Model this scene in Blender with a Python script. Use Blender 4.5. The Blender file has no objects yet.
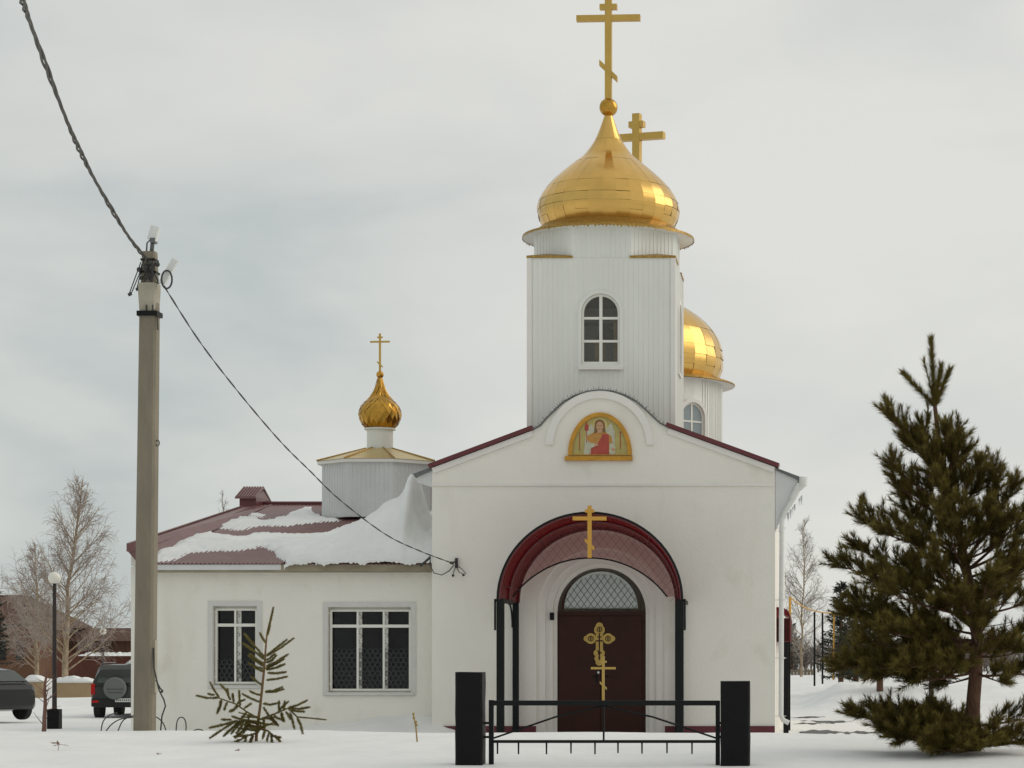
import bpy, math, random
from mathutils import Vector, noise, Quaternion
from mathutils.geometry import tessellate_polygon
import numpy as np

# ------------------------------------------------------------------ camera, world, sun, exposure
F, PX, PY, EYE = 2400.0, 815.0, 665.0, 1.46      # focal length (px), principal point, eye height
scene = bpy.context.scene
col = scene.collection
cam_d = bpy.data.cameras.new('camera'); cam = bpy.data.objects.new('camera', cam_d); col.objects.link(cam)
cam.location = (0, 0, EYE); cam.rotation_euler = (math.radians(90), 0, 0)
cam_d.sensor_width = 36; cam_d.lens = 36 * F / 1024
cam_d.shift_x = -(PX - 512) / 1024; cam_d.shift_y = (PY - 384) / 1024
cam_d.clip_start = 0.5; cam_d.clip_end = 4000
scene.camera = cam

SUN = Vector((0.84, 0.26, 0.46)).normalized()
world = bpy.data.worlds.new('World'); scene.world = world; world.use_nodes = True
nt = world.node_tree; nt.nodes.clear()
def wn(t, **k):
    n = nt.nodes.new(t)
    for a, v in k.items(): setattr(n, a, v)
    return n
out = wn('ShaderNodeOutputWorld'); bg_sky = wn('ShaderNodeBackground'); bg_cl = wn('ShaderNodeBackground'); mixs = wn('ShaderNodeMixShader')
sky = wn('ShaderNodeTexSky', sky_type='NISHITA'); sky.sun_disc = False
sky.sun_elevation = math.asin(SUN.z); sky.sun_rotation = math.atan2(SUN.x, SUN.y)
bg_sky.inputs['Strength'].default_value = 0.08
nt.links.new(sky.outputs[0], bg_sky.inputs['Color'])
tc = wn('ShaderNodeTexCoord')
mp = wn('ShaderNodeMapping'); mp.inputs['Scale'].default_value = (1.0, 1.0, 2.6); mp.inputs['Rotation'].default_value = (0, 0.12, 0)
nt.links.new(tc.outputs['Generated'], mp.inputs['Vector'])
n1 = wn('ShaderNodeTexNoise'); n1.inputs['Scale'].default_value = 4.5; n1.inputs['Detail'].default_value = 6; n1.inputs['Roughness'].default_value = 0.45
n1.inputs['Distortion'].default_value = 0.4
nt.links.new(mp.outputs[0], n1.inputs['Vector'])
n2 = wn('ShaderNodeTexNoise'); n2.inputs['Scale'].default_value = 14; n2.inputs['Detail'].default_value = 5; n2.inputs['Roughness'].default_value = 0.5
nt.links.new(mp.outputs[0], n2.inputs['Vector'])
ma = wn('ShaderNodeMath', operation='MULTIPLY_ADD'); ma.inputs[1].default_value = 0.25
nt.links.new(n2.outputs['Fac'], ma.inputs[0]); nt.links.new(n1.outputs['Fac'], ma.inputs[2])
dot = wn('ShaderNodeVectorMath', operation='DOT_PRODUCT'); dot.inputs[1].default_value = SUN
nt.links.new(tc.outputs['Generated'], dot.inputs[0])
glow = wn('ShaderNodeMath', operation='MULTIPLY_ADD'); glow.inputs[1].default_value = 0.34      # thin cloud is brighter towards the sun
nt.links.new(dot.outputs['Value'], glow.inputs[0]); nt.links.new(ma.outputs[0], glow.inputs[2])
ramp = wn('ShaderNodeValToRGB'); cr = ramp.color_ramp
cr.elements[0].position = 0.49; cr.elements[0].color = (0.500, 0.540, 0.535, 1)
cr.elements[1].position = 0.90; cr.elements[1].color = (0.735, 0.735, 0.690, 1)
e = cr.elements.new(0.60); e.color = (0.600, 0.625, 0.605, 1)
e = cr.elements.new(0.74); e.color = (0.672, 0.676, 0.648, 1)
nt.links.new(glow.outputs[0], ramp.inputs[0]); nt.links.new(ramp.outputs[0], bg_cl.inputs['Color'])
bg_cl.inputs['Strength'].default_value = 1.0
mixs.inputs[0].default_value = 0.93
nt.links.new(bg_sky.outputs[0], mixs.inputs[1]); nt.links.new(bg_cl.outputs[0], mixs.inputs[2]); nt.links.new(mixs.outputs[0], out.inputs['Surface'])

sd = bpy.data.lights.new('sun', 'SUN'); sd.energy = 0.9; sd.angle = math.radians(45); sd.color = (1.0, 0.93, 0.82)
so = bpy.data.objects.new('sun', sd); col.objects.link(so); so.location = (30, -20, 60)
so.rotation_euler = (-SUN).to_track_quat('-Z', 'Y').to_euler()
scene.view_settings.view_transform = 'Standard'; scene.view_settings.look = 'None'
scene.view_settings.gamma = 1; scene.view_settings.exposure = 0.06
scene.view_settings.use_curve_mapping = False

R = random.Random(7)
def X_(x, Y): return (x - PX) * Y / F
def Z_(y, Y): return EYE + (PY - y) * Y / F
def P(x, y, Y): return Vector((X_(x, Y), Y, Z_(y, Y)))

# ------------------------------------------------------------------ materials
def mat(name, color, rough=0.7, metal=0.0, var=0.0, vscale=3.0, bump=0.0, bscale=20.0, dark=None, spec=0.5, vstretch=(1, 1, 1), detail=5, trans=0.0):
    m = bpy.data.materials.new(name); m.use_nodes = True
    t = m.node_tree; b = t.nodes['Principled BSDF']
    b.inputs['Base Color'].default_value = (*color, 1); b.inputs['Roughness'].default_value = rough
    b.inputs['Metallic'].default_value = metal; b.inputs['Specular IOR Level'].default_value = spec
    tcn = t.nodes.new('ShaderNodeTexCoord'); mpn = t.nodes.new('ShaderNodeMapping'); mpn.inputs['Scale'].default_value = vstretch
    t.links.new(tcn.outputs['Object'], mpn.inputs['Vector'])
    if var > 0:
        n = t.nodes.new('ShaderNodeTexNoise'); n.inputs['Scale'].default_value = vscale; n.inputs['Detail'].default_value = detail; n.inputs['Roughness'].default_value = 0.62
        t.links.new(mpn.outputs[0], n.inputs['Vector'])
        r = t.nodes.new('ShaderNodeValToRGB'); r.color_ramp.elements[0].position = 0.32; r.color_ramp.elements[1].position = 0.68
        d = dark or tuple(c * (1 - var) for c in color)
        r.color_ramp.elements[0].color = (*d, 1); r.color_ramp.elements[1].color = (*color, 1)
        t.links.new(n.outputs['Fac'], r.inputs[0]); t.links.new(r.outputs[0], b.inputs['Base Color'])
    if bump > 0:
        n = t.nodes.new('ShaderNodeTexNoise'); n.inputs['Scale'].default_value = bscale; n.inputs['Detail'].default_value = 6
        t.links.new(mpn.outputs[0], n.inputs['Vector'])
        bp = t.nodes.new('ShaderNodeBump'); bp.inputs['Strength'].default_value = bump; bp.inputs['Distance'].default_value = 0.05
        t.links.new(n.outputs['Fac'], bp.inputs['Height']); t.links.new(bp.outputs[0], b.inputs['Normal'])
    if trans > 0:
        o = t.nodes['Material Output']; tr = t.nodes.new('ShaderNodeBsdfTranslucent'); tr.inputs['Color'].default_value = (*color, 1)
        mx = t.nodes.new('ShaderNodeMixShader'); mx.inputs[0].default_value = trans
        t.links.new(b.outputs[0], mx.inputs[1]); t.links.new(tr.outputs[0], mx.inputs[2]); t.links.new(mx.outputs[0], o.inputs['Surface'])
    return m

M = {}
def plaster_mat():
    m = mat('white_plaster', (0.845, 0.82, 0.75), 0.9, var=0.07, vscale=0.55, bump=0.13, bscale=14, spec=0.2)
    t = m.node_tree; bs = t.nodes['Principled BSDF']; src = bs.inputs['Base Color'].links[0].from_socket
    tcn = t.nodes.new('ShaderNodeTexCoord'); cur = src
    for sc, scale, lo, hi, colr in (((.9, .9, .14), 1.7, .58, .90, (0.86, 0.84, 0.79, 1)), ((1, 1, .8), 1.3, .60, .78, (0.86, 0.84, 0.80, 1)), ((1, 1, 1), 23, .66, .78, (0.82, 0.80, 0.75, 1))):
        mp_ = t.nodes.new('ShaderNodeMapping'); mp_.inputs['Scale'].default_value = sc; n = t.nodes.new('ShaderNodeTexNoise'); n.inputs['Scale'].default_value = scale; n.inputs['Detail'].default_value = 5
        r = t.nodes.new('ShaderNodeMapRange'); r.inputs['From Min'].default_value = lo; r.inputs['From Max'].default_value = hi
        mx = t.nodes.new('ShaderNodeMix'); mx.data_type = 'RGBA'; mx.blend_type = 'MULTIPLY'
        t.links.new(tcn.outputs['Object'], mp_.inputs['Vector']); t.links.new(mp_.outputs[0], n.inputs['Vector']); t.links.new(n.outputs['Fac'], r.inputs['Value']); t.links.new(r.outputs[0], mx.inputs['Factor'])
        t.links.new(cur, mx.inputs[6]); mx.inputs[7].default_value = colr; cur = mx.outputs[2]
    t.links.new(cur, bs.inputs['Base Color']); return m
M['plaster'] = plaster_mat()
M['trim'] = mat('white_trim_plaster', (0.82, 0.80, 0.75), 0.85, var=0.06, vscale=1.5, bump=0.1, bscale=14, spec=0.2)
M['siding'] = mat('white_metal_siding', (0.80, 0.805, 0.755), 0.45, var=0.09, vscale=1.2, vstretch=(1, 1, 0.3))
M['soffit'] = mat('grey_white_soffit', (0.66, 0.67, 0.66), 0.6, var=0.08, vscale=2)
M['bluegrey'] = mat('grey_window_surround', (0.655, 0.65, 0.615), 0.85, var=0.08, vscale=3, bump=0.1)
M['red_roof'] = mat('maroon_metal_roof', (0.20, 0.092, 0.088), 0.40, var=0.25, vscale=2.2, dark=(0.145, 0.06, 0.058))
M['red_trim'] = mat('maroon_metal_trim', (0.13, 0.022, 0.026), 0.4, var=0.15, vscale=2)
M['red_paint'] = mat('maroon_plinth_paint', (0.13, 0.02, 0.03), 0.6, var=0.3, vscale=4)
M['flash'] = mat('dark_zinc_flashing', (0.16, 0.17, 0.17), 0.5, 0.3, var=0.3, vscale=6)
M['dark_metal'] = mat('black_painted_steel', (0.007, 0.0085, 0.0095), 0.5, var=0.3, vscale=6, spec=0.2)
M['black_wrap'] = mat('black_plastic_wrap', (0.006, 0.0065, 0.0065), 0.6, var=0.4, vscale=5, bump=0.6, bscale=7, spec=0.18)
M['door'] = mat('brown_steel_door', (0.048, 0.016, 0.010), 0.5, var=0.25, vscale=2.5, spec=0.2)
M['brass'] = mat('brass_paint', (0.50, 0.34, 0.09), 0.4, 0.5, var=0.2, vscale=8)
M['yellow'] = mat('yellow_cross_paint', (0.62, 0.33, 0.045), 0.5, var=0.12, vscale=8)
M['crossgold'] = mat('gold_cross_sheet', (0.62, 0.40, 0.10), 0.38, 0.75, var=0.12, vscale=3)
M['gold_edge'] = mat('worn_gold_edge', (0.55, 0.34, 0.08), 0.42, 0.8, var=0.55, vscale=26, dark=(0.22, 0.13, 0.04))
M['pale_gold'] = mat('pale_gold_roof', (0.66, 0.52, 0.24), 0.38, 0.7, var=0.15, vscale=3)
M['concrete'] = mat('pole_concrete', (0.245, 0.215, 0.160), 0.9, var=0.22, vscale=5, bump=0.3, bscale=30, vstretch=(1, 1, 0.25))
M['wood_fascia'] = mat('weathered_fascia_board', (0.36, 0.31, 0.22), 0.85, var=0.35, vscale=5, vstretch=(0.4, 1, 1))
M['white_paint'] = mat('white_frame_paint', (0.80, 0.79, 0.73), 0.5, var=0.05, vscale=4)
M['pipe'] = mat('white_downpipe_metal', (0.74, 0.74, 0.71), 0.45, var=0.1, vscale=4)
M['plastic'] = mat('white_plastic', (0.74, 0.75, 0.73), 0.4, var=0.08, vscale=6)
M['cable'] = mat('black_cable', (0.035, 0.035, 0.035), 0.6)
M['cable2'] = mat('weathered_grey_cable', (0.10, 0.095, 0.085), 0.7, var=0.4, vscale=20)
M['needle'] = mat('pine_needles', (0.195, 0.155, 0.040), 0.7, var=0.55, vscale=2.8, dark=(0.075, 0.060, 0.016), trans=0.12, spec=0.08)
M['needle_far'] = mat('far_pine_needles', (0.10, 0.09, 0.04), 0.7, var=0.4, vscale=2)
M['spruce'] = mat('spruce_needles', (0.235, 0.195, 0.060), 0.65, var=0.35, vscale=9, trans=0.08, spec=0.2)
M['spruce_dark'] = mat('dark_spruce_needles', (0.030, 0.034, 0.022), 0.7, var=0.4, vscale=2)
M['bark'] = mat('pine_bark', (0.15, 0.075, 0.042), 0.9, var=0.5, vscale=12, bump=0.8, bscale=25, vstretch=(1, 1, 0.4))
M['twig_brown'] = mat('young_spruce_bark', (0.20, 0.12, 0.055), 0.9, var=0.3, vscale=10)
M['birch'] = mat('birch_bark', (0.46, 0.37, 0.25), 0.85, var=0.5, vscale=6, dark=(0.20, 0.14, 0.09), vstretch=(1, 1, 0.5))
M['birch_twig'] = mat('birch_twigs', (0.42, 0.355, 0.315), 0.9, var=0.3, vscale=2)
M['grey_twig'] = mat('grey_twigs', (0.36, 0.33, 0.30), 0.9, var=0.3, vscale=2)
M['brick'] = mat('brown_brick', (0.15, 0.075, 0.042), 0.9, var=0.3, vscale=1.5)
M['brown_wood'] = mat('dark_brown_boards', (0.11, 0.05, 0.032), 0.85, var=0.4, vscale=1.2, vstretch=(6, 6, 0.5))
M['tan_wall'] = mat('tan_low_wall', (0.40, 0.29, 0.17), 0.9, var=0.2, vscale=1.5)
M['car_grey'] = mat('dark_grey_car_paint', (0.055, 0.060, 0.056), 0.28, 0.4, spec=0.6)
M['car_grey_flat'] = mat('grey_plastic_cover', (0.13, 0.14, 0.135), 0.55)
M['car_black'] = mat('black_car_paint', (0.020, 0.021, 0.021), 0.22, 0.2, spec=0.6)
M['rubber'] = mat('tyre_rubber', (0.015, 0.015, 0.015), 0.85)
M['rim'] = mat('alloy_rim', (0.42, 0.42, 0.41), 0.35, 0.7)
M['redlamp'] = mat('red_tail_lamp', (0.42, 0.015, 0.015), 0.2)
M['plate'] = mat('licence_plate_white', (0.62, 0.62, 0.60), 0.5)
M['gas'] = mat('yellow_gas_pipe_paint', (0.62, 0.33, 0.04), 0.5, var=0.2, vscale=3)
M['stalk'] = mat('dry_stalk', (0.32, 0.22, 0.07), 0.9)
M['dryleaf'] = mat('dry_leaf', (0.22, 0.12, 0.07), 0.9)
M['asphalt'] = mat('wet_bare_asphalt', (0.06, 0.058, 0.055), 0.55, var=0.4, vscale=2)
M['dark_in'] = mat('dark_interior', (0.03, 0.03, 0.03), 0.9)
M['bronze'] = mat('dark_bell_bronze', (0.05, 0.045, 0.035), 0.4, 0.6)
M['tan_board'] = mat('reflected_tan_paint', (0.60, 0.42, 0.17), 0.7, var=0.2, vscale=5)  # tan colour of the light reflected in the tower window
M['icon_bg'] = mat('icon_gold_ground', (0.47, 0.40, 0.13), 0.5, var=0.18, vscale=6)
M['icon_frame'] = mat('icon_gilt_frame', (0.62, 0.31, 0.03), 0.4, 0.25, var=0.3, vscale=8)
M['icon_red'] = mat('icon_red_cloak', (0.46, 0.075, 0.05), 0.6, var=0.3, vscale=9)
M['icon_skin'] = mat('icon_skin', (0.52, 0.30, 0.17), 0.6)
M['icon_hair'] = mat('icon_hair', (0.20, 0.105, 0.04), 0.6)
M['icon_white'] = mat('icon_white_cloth', (0.55, 0.54, 0.40), 0.6, var=0.25, vscale=12)
M['icon_halo'] = mat('icon_halo', (0.58, 0.48, 0.18), 0.5)
M['icon_orange'] = mat('icon_orange_tunic', (0.55, 0.27, 0.06), 0.6, var=0.3, vscale=9)
M['globe'] = mat('opal_glass_globe', (0.80, 0.78, 0.70), 0.25)

def snow_mat(name, c, gc, bs):
    m = mat(name, c, 0.75, var=0.10, vscale=0.9, dark=gc, bump=0.35, bscale=bs, spec=0.25)
    return m
M['snow'] = snow_mat('ground_snow', (0.88, 0.875, 0.86), (0.79, 0.79, 0.785), 3.0)
M['snow_roof'] = snow_mat('roof_snow', (0.84, 0.845, 0.84), (0.74, 0.745, 0.74), 5)

def glass_mat(name, tint, rough, mixv, spec=0.5):
    # tinted pane: partly see-through, partly mirror-like
    m = bpy.data.materials.new(name); m.use_nodes = True; t = m.node_tree; b = t.nodes['Principled BSDF']
    b.inputs['Base Color'].default_value = (*tint, 1); b.inputs['Roughness'].default_value = rough; b.inputs['Specular IOR Level'].default_value = spec
    tr = t.nodes.new('ShaderNodeBsdfTransparent'); mx = t.nodes.new('ShaderNodeMixShader'); mx.inputs[0].default_value = mixv
    o = t.nodes['Material Output']
    t.links.new(tr.outputs[0], mx.inputs[1]); t.links.new(b.outputs[0], mx.inputs[2]); t.links.new(mx.outputs[0], o.inputs['Surface'])
    return m
M['glass'] = glass_mat('window_glass', (0.13, 0.125, 0.11), 0.06, 0.38, 0.5)
M['glass_dark'] = glass_mat('dark_window_glass', (0.014, 0.015, 0.014), 0.05, 0.62, 0.45)
M['glass_green'] = glass_mat('sky_toned_green_glass', (0.72, 0.80, 0.77), 0.25, 0.98)  # pale sky reflection put into the base colour
M['glass_blue'] = glass_mat('sky_lit_glass', (0.30, 0.36, 0.37), 0.12, 0.9)
M['car_glass'] = glass_mat('car_glass', (0.05, 0.065, 0.06), 0.05, 0.8, 0.8)

def poly_mat():
    # red multiwall polycarbonate: translucent, slightly see-through, glossy
    m = bpy.data.materials.new('red_polycarbonate'); m.use_nodes = True; t = m.node_tree; b = t.nodes['Principled BSDF']
    b.inputs['Base Color'].default_value = (0.085, 0.008, 0.011, 1); b.inputs['Roughness'].default_value = 0.25
    tl = t.nodes.new('ShaderNodeBsdfTranslucent'); tl.inputs['Color'].default_value = (0.25, 0.022, 0.026, 1)
    tr = t.nodes.new('ShaderNodeBsdfTransparent'); tr.inputs['Color'].default_value = (0.62, 0.13, 0.145, 1)
    a = t.nodes.new('ShaderNodeMixShader'); a.inputs[0].default_value = 0.30
    c = t.nodes.new('ShaderNodeMixShader'); c.inputs[0].default_value = 0.44
    o = t.nodes['Material Output']
    t.links.new(b.outputs[0], a.inputs[1]); t.links.new(tl.outputs[0], a.inputs[2]); t.links.new(a.outputs[0], c.inputs[1]); t.links.new(tr.outputs[0], c.inputs[2])
    t.links.new(c.outputs[0], o.inputs['Surface'])
    return m
M['poly'] = poly_mat()

def gold_mat():
    m = mat('gilded_dome_sheets', (0.78, 0.49, 0.145), 0.21, 1.0, var=0.16, vscale=1.3, bump=0.04, bscale=2.5)
    return m
M['gold'] = gold_mat()
M['gold_seam'] = mat('dome_seams', (0.42, 0.25, 0.06), 0.35, 0.9)
M['gold_small'] = mat('cupola_gilding', (0.60, 0.33, 0.06), 0.2, 1.0, var=0.3, vscale=6)

# ------------------------------------------------------------------ mesh builder
class MB:
    def __init__(s): s.v = []; s.f = []
    def add(s, vs, fs):
        o = len(s.v); s.v += [tuple(v) for v in vs]; s.f += [tuple(i + o for i in f) for f in fs]
    def box(s, a, b):
        x0, x1 = sorted((a[0], b[0])); y0, y1 = sorted((a[1], b[1])); z0, z1 = sorted((a[2], b[2]))
        s.add([(x0,y0,z0),(x1,y0,z0),(x1,y1,z0),(x0,y1,z0),(x0,y0,z1),(x1,y0,z1),(x1,y1,z1),(x0,y1,z1)],
              [(0,3,2,1),(4,5,6,7),(0,1,5,4),(1,2,6,5),(2,3,7,6),(3,0,4,7)])
        return s
    def poly(s, pts): s.add(pts, [tuple(range(len(pts)))]); return s
    def prism(s, pts, d):
        n = len(pts); d = Vector(d); pts = [Vector(p) for p in pts]
        s.add(pts + [p + d for p in pts], [tuple(range(n))[::-1], tuple(range(n, 2*n))] + [(i, (i+1) % n, (i+1) % n + n, i + n) for i in range(n)])
        return s
    def plate(s, outer, holes, y0, y1):
        # a slab in the XZ plane with holes, from depth y0 to y1
        loops = [outer] + list(holes)
        tri = tessellate_polygon([[Vector((x, z, 0)) for x, z in l] for l in loops])
        flat = [p for l in loops for p in l]; n = len(flat)
        vs = [(x, y0, z) for x, z in flat] + [(x, y1, z) for x, z in flat]
        fs = [tuple(t) for t in tri] + [tuple(i + n for i in t[::-1]) for t in tri]
        o = 0
        for l in loops:
            k = len(l)
            for i in range(k): fs.append((o + i, o + (i+1) % k, o + (i+1) % k + n, o + i + n))
            o += k
        s.add(vs, fs); return s
    def tube(s, pts, rad, n=8, cap=True):
        pts = [Vector(p) for p in pts]; m = len(pts)
        if not hasattr(rad, '__len__'): rad = [rad] * m
        vs = []; up = None
        for i, p in enumerate(pts):
            t = (pts[min(i+1, m-1)] - pts[max(i-1, 0)])
            t = t.normalized() if t.length > 1e-9 else Vector((0, 0, 1))
            if up is None:
                up = Vector((0, 0, 1)) if abs(t.z) < 0.9 else Vector((1, 0, 0))
            a = (up - t * up.dot(t)); a = a.normalized() if a.length > 1e-6 else t.orthogonal().normalized()
            b = t.cross(a); up = a
            for k in range(n):
                an = 2 * math.pi * (k + 0.5) / n
                vs.append(p + (a * math.cos(an) + b * math.sin(an)) * rad[i])
        fs = []
        for i in range(m - 1):
            for k in range(n):
                fs.append((i*n + k, i*n + (k+1) % n, (i+1)*n + (k+1) % n, (i+1)*n + k))
        if cap: fs += [tuple(range(n))[::-1], tuple(range((m-1)*n, m*n))]
        s.add(vs, fs); return s
    def lathe(s, prof, c, n=32, a0=0.0, cap=True):
        vs = []
        for r, z in prof:
            for k in range(n):
                an = a0 + 2 * math.pi * k / n
                vs.append((c[0] + r * math.cos(an), c[1] + r * math.sin(an), z))
        fs = []
        for i in range(len(prof) - 1):
            for k in range(n):
                fs.append((i*n + k, i*n + (k+1) % n, (i+1)*n + (k+1) % n, (i+1)*n + k))
        if cap: fs += [tuple(range(n))[::-1], tuple(range((len(prof)-1)*n, len(prof)*n))]
        s.add(vs, fs); return s
    def ball(s, c, r, n=20, m=12):
        s.lathe([(max(1e-4, r * math.sin(math.pi * i / m)), c[2] - r * math.cos(math.pi * i / m)) for i in range(m + 1)], c, n, cap=False); return s
    def disc(s, c, r, y0, y1, n=24):
        s.plate([(c[0] + r * math.cos(2*math.pi*k/n), c[1] + r * math.sin(2*math.pi*k/n)) for k in range(n)], [], y0, y1); return s
    def split(s, name, m, parent=None, **kw):
        # every loose piece becomes a mesh of its own
        par = list(range(len(s.v)))
        def find(i):
            while par[i] != i: par[i] = par[par[i]]; i = par[i]
            return i
        for f in s.f:
            for i in f[1:]: par[find(f[0])] = find(i)
        groups = {}
        for f in s.f: groups.setdefault(find(f[0]), []).append(f)
        for fs in groups.values():
            ids = sorted({i for f in fs for i in f}); mp_ = {v: k for k, v in enumerate(ids)}
            q = MB(); q.v = [s.v[i] for i in ids]; q.f = [tuple(mp_[i] for i in f) for f in fs]; o = q.build(name, m, parent, **kw)
        return o
    def build(s, name, m, parent=None, smooth=False, bevel=0.0):
        me = bpy.data.meshes.new(name); root = parent
        while root is not None and root.parent is not None: root = root.parent
        off = Vector(root.location) if root is not None else Vector((0, 0, 0))
        me.from_pydata([(v[0]-off.x, v[1]-off.y, v[2]-off.z) for v in s.v], [], s.f); me.validate(); me.update()
        if len(s.f) < 60000:
            import bmesh
            bm = bmesh.new(); bm.from_mesh(me); bmesh.ops.recalc_face_normals(bm, faces=bm.faces)
            if bevel > 0:
                bmesh.ops.bevel(bm, geom=list(bm.edges), offset=bevel, segments=2, profile=0.5, affect='EDGES', clamp_overlap=True)
            bm.to_mesh(me); bm.free()
        if smooth: me.polygons.foreach_set('use_smooth', [True] * len(me.polygons))
        me.materials.append(M[m] if isinstance(m, str) else m)
        o = bpy.data.objects.new(name, me); col.objects.link(o)
        if parent is not None: o.parent = parent
        return o

def tag(o, label=None, cat=None, group=None, kind=None):
    if label: o['label'] = label
    if cat: o['category'] = cat
    if group: o['group'] = group
    if kind: o['kind'] = kind
    return o
def thing(name, loc, label, cat, group=None):
    o = bpy.data.objects.new(name, None); col.objects.link(o); o.location = loc; o.empty_display_size = 0.2
    return tag(o, label, cat, group)
def top(o, label, cat, group=None):      # a thing that is a single mesh: move its origin to its own base
    me = o.data; n = len(me.vertices); a = np.empty(n*3); me.vertices.foreach_get('co', a); a = a.reshape(-1, 3)
    c = np.array([(a[:,0].min()+a[:,0].max())/2, (a[:,1].min()+a[:,1].max())/2, a[:,2].min()])
    me.vertices.foreach_set('co', (a - c).ravel()); me.update(); o.location = c
    return tag(o, label, cat, group)
def arch(cx, z0, zs, r, n=20, ry=None):
    ry = ry or r
    return [(cx - r, z0)] + [(cx - r * math.cos(math.pi*i/n), zs + ry * math.sin(math.pi*i/n)) for i in range(n + 1)] + [(cx + r, z0)]
def arcpts(cx, cz, r, a0, a1, n=24):
    return [(cx + r * math.cos(math.radians(a0 + (a1-a0)*i/n)), cz + r * math.sin(math.radians(a0 + (a1-a0)*i/n))) for i in range(n + 1)]
def sstep(a, b, x):
    t = min(1, max(0, (x - a) / (b - a))); return t * t * (3 - 2 * t)
def fnoise(x, y, s, seed=0.0): return noise.noise(Vector((x * s, y * s, seed)))

# ------------------------------------------------------------------ ground
def ground_z(x, y):
    px = PX + x / max(y, 5) * F if y > 5 else 400
    # raised snow bank in the foreground, falling off towards the church
    crest = 34.0 + 0.5 * fnoise(x, 0, 0.25, 3)
    h = 0.264 + 0.0495 * (min(y, crest) - 28.7)
    tilt = 0.028 * sstep(-4.5, -9.5, x) - 0.055 * sstep(-1.0, 1.5, x)
    h += tilt * sstep(24, 33, y)
    if y < 24: h = max(h, 0.03)
    h += 0.022 * fnoise(x, y, 0.35, 1) + 0.018 * fnoise(x * .6, y, 1.3, 2) + 0.005 * fnoise(x, y, 4, 6) if y > 10 else 0
    f = 1 - sstep(crest - 0.6, crest + 5.0, y)
    yard = 0.0 - 0.13 * sstep(-14.5, -18, x) * sstep(50, 60, y)
    yard += 0.03 * fnoise(x, y, 0.35, 5)
    # drift along the annex wall
    yard += 0.46 * math.exp(-((y - 48.9) / 1.5) ** 2) * sstep(-12.5, -8.5, x) * (1 - sstep(-7.6, -6.2, x)) * (0.9 + 0.35 * fnoise(x, y, 0.8, 9) + .14 * fnoise(x, y, 3.0, 10) + .06 * fnoise(x, y, 8, 11))
    yard += 0.16 * math.exp(-((y - 48.9) / 1.2) ** 2) * (1 - sstep(-13, -11, x)) * sstep(-14.3, -13.5, x)
    # shovelled heaps in the yard
    yard += 0.95 * math.exp(-((y - 84) / 7.0) ** 2) * sstep(-0.6, 1.0, x) * (0.85 + 0.35 * fnoise(x, y, 0.22, 12))
    yard += 0.40 * math.exp(-((y - 66) / 3.5) ** 2) * sstep(1.2, 3.0, x) * (0.8 + 0.6 * fnoise(x, y, 0.5, 14))
    yard += 0.50 * math.exp(-((y - 82) / 4.5) ** 2) * (1 - sstep(-19, -15, x)) * (0.85 + 0.35 * fnoise(x, y, 0.3, 13))
    yard += 0.9 * sstep(84, 105, y) + 0.25 * sstep(105, 300, y)
    if x > -1.5 and 50 < y < 120: yard += (.05*noise.noise(Vector((x*1.1, y*.5, 8))) + .05*abs(noise.noise(Vector((x*2.6, y*1.2, 18)))))*sstep(-1.2, .6, x)*sstep(52, 60, y)
    z = h * f + yard * (1 - f)
    # snow hump round the pine
    z += 0.05 * math.exp(-(((x - 2.0) / 1.6) ** 2 + ((y - 30.6) / 0.8) ** 2)) 
    return z
def axis(segs):
    r = []
    for a, b, n in segs: r += list(np.linspace(a, b, n, endpoint=False))
    r.append(segs[-1][1]); return r
gx = axis([(-900,-60,14),(-60,-26,17),(-26,-15,36),(-15,-14,6),(-14,-5,72),(-5,4,90),(4,12,32),(12,40,14),(40,900,14)])
gy = axis([(-300,0,10),(0,22,11),(22,26,14),(26,41,100),(41,47,20),(47,51,22),(51,64,32),(64,96,64),(96,140,16),(140,400,10),(400,1500,8)])
g = MB(); vs = [(x, y, ground_z(x, y)) for y in gy for x in gx]; nx = len(gx)
g.v = vs; g.f = [(j*nx+i, j*nx+i+1, (j+1)*nx+i+1, (j+1)*nx+i) for j in range(len(gy)-1) for i in range(nx-1)]
tag(g.build('snow_ground', 'snow', smooth=True), kind='structure')
# bare thawed strips of the yard path
pt = MB()
def strip(x0, x1, yc, w, seed):
    n = 40; a = []; b = []
    for i in range(n + 1):
        t = i / n; xx = x0 + (x1 - x0) * t
        hw = w * (math.sin(math.pi * t) ** 0.6) * max(.05, 0.6 + 0.9 * fnoise(xx, seed, 2.6, seed) + .6 * fnoise(xx, seed, 8, seed)) + 0.01
        cy = yc + 0.9 * fnoise(xx, seed, 0.7, seed + 4) + w * .5 * fnoise(xx, seed, 5, seed + 7)
        a.append((xx, cy - hw)); b.append((xx, cy + hw))
    o = []
    for i in range(n):
        for q in range(6):
            quad = []
            for (ii, qq) in ((i, q), (i+1, q), (i+1, q+1), (i, q+1)):
                xx = a[ii][0]; yy = a[ii][1] + (b[ii][1] - a[ii][1]) * qq / 6
                quad.append((xx, yy, ground_z(xx, yy) + 0.012))
            pt.poly(quad)
strip(-0.35, 1.4, 51.5, 2.6, 1.0); strip(-0.55, 0.5, 58.5, 0.9, 2.0); strip(-0.4, 1.0, 61.5, 0.8, 3.0); strip(-0.7, 0.3, 66.5, 0.7, 5.0)
tag(pt.build('path', 'asphalt'), kind='structure')

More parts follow.
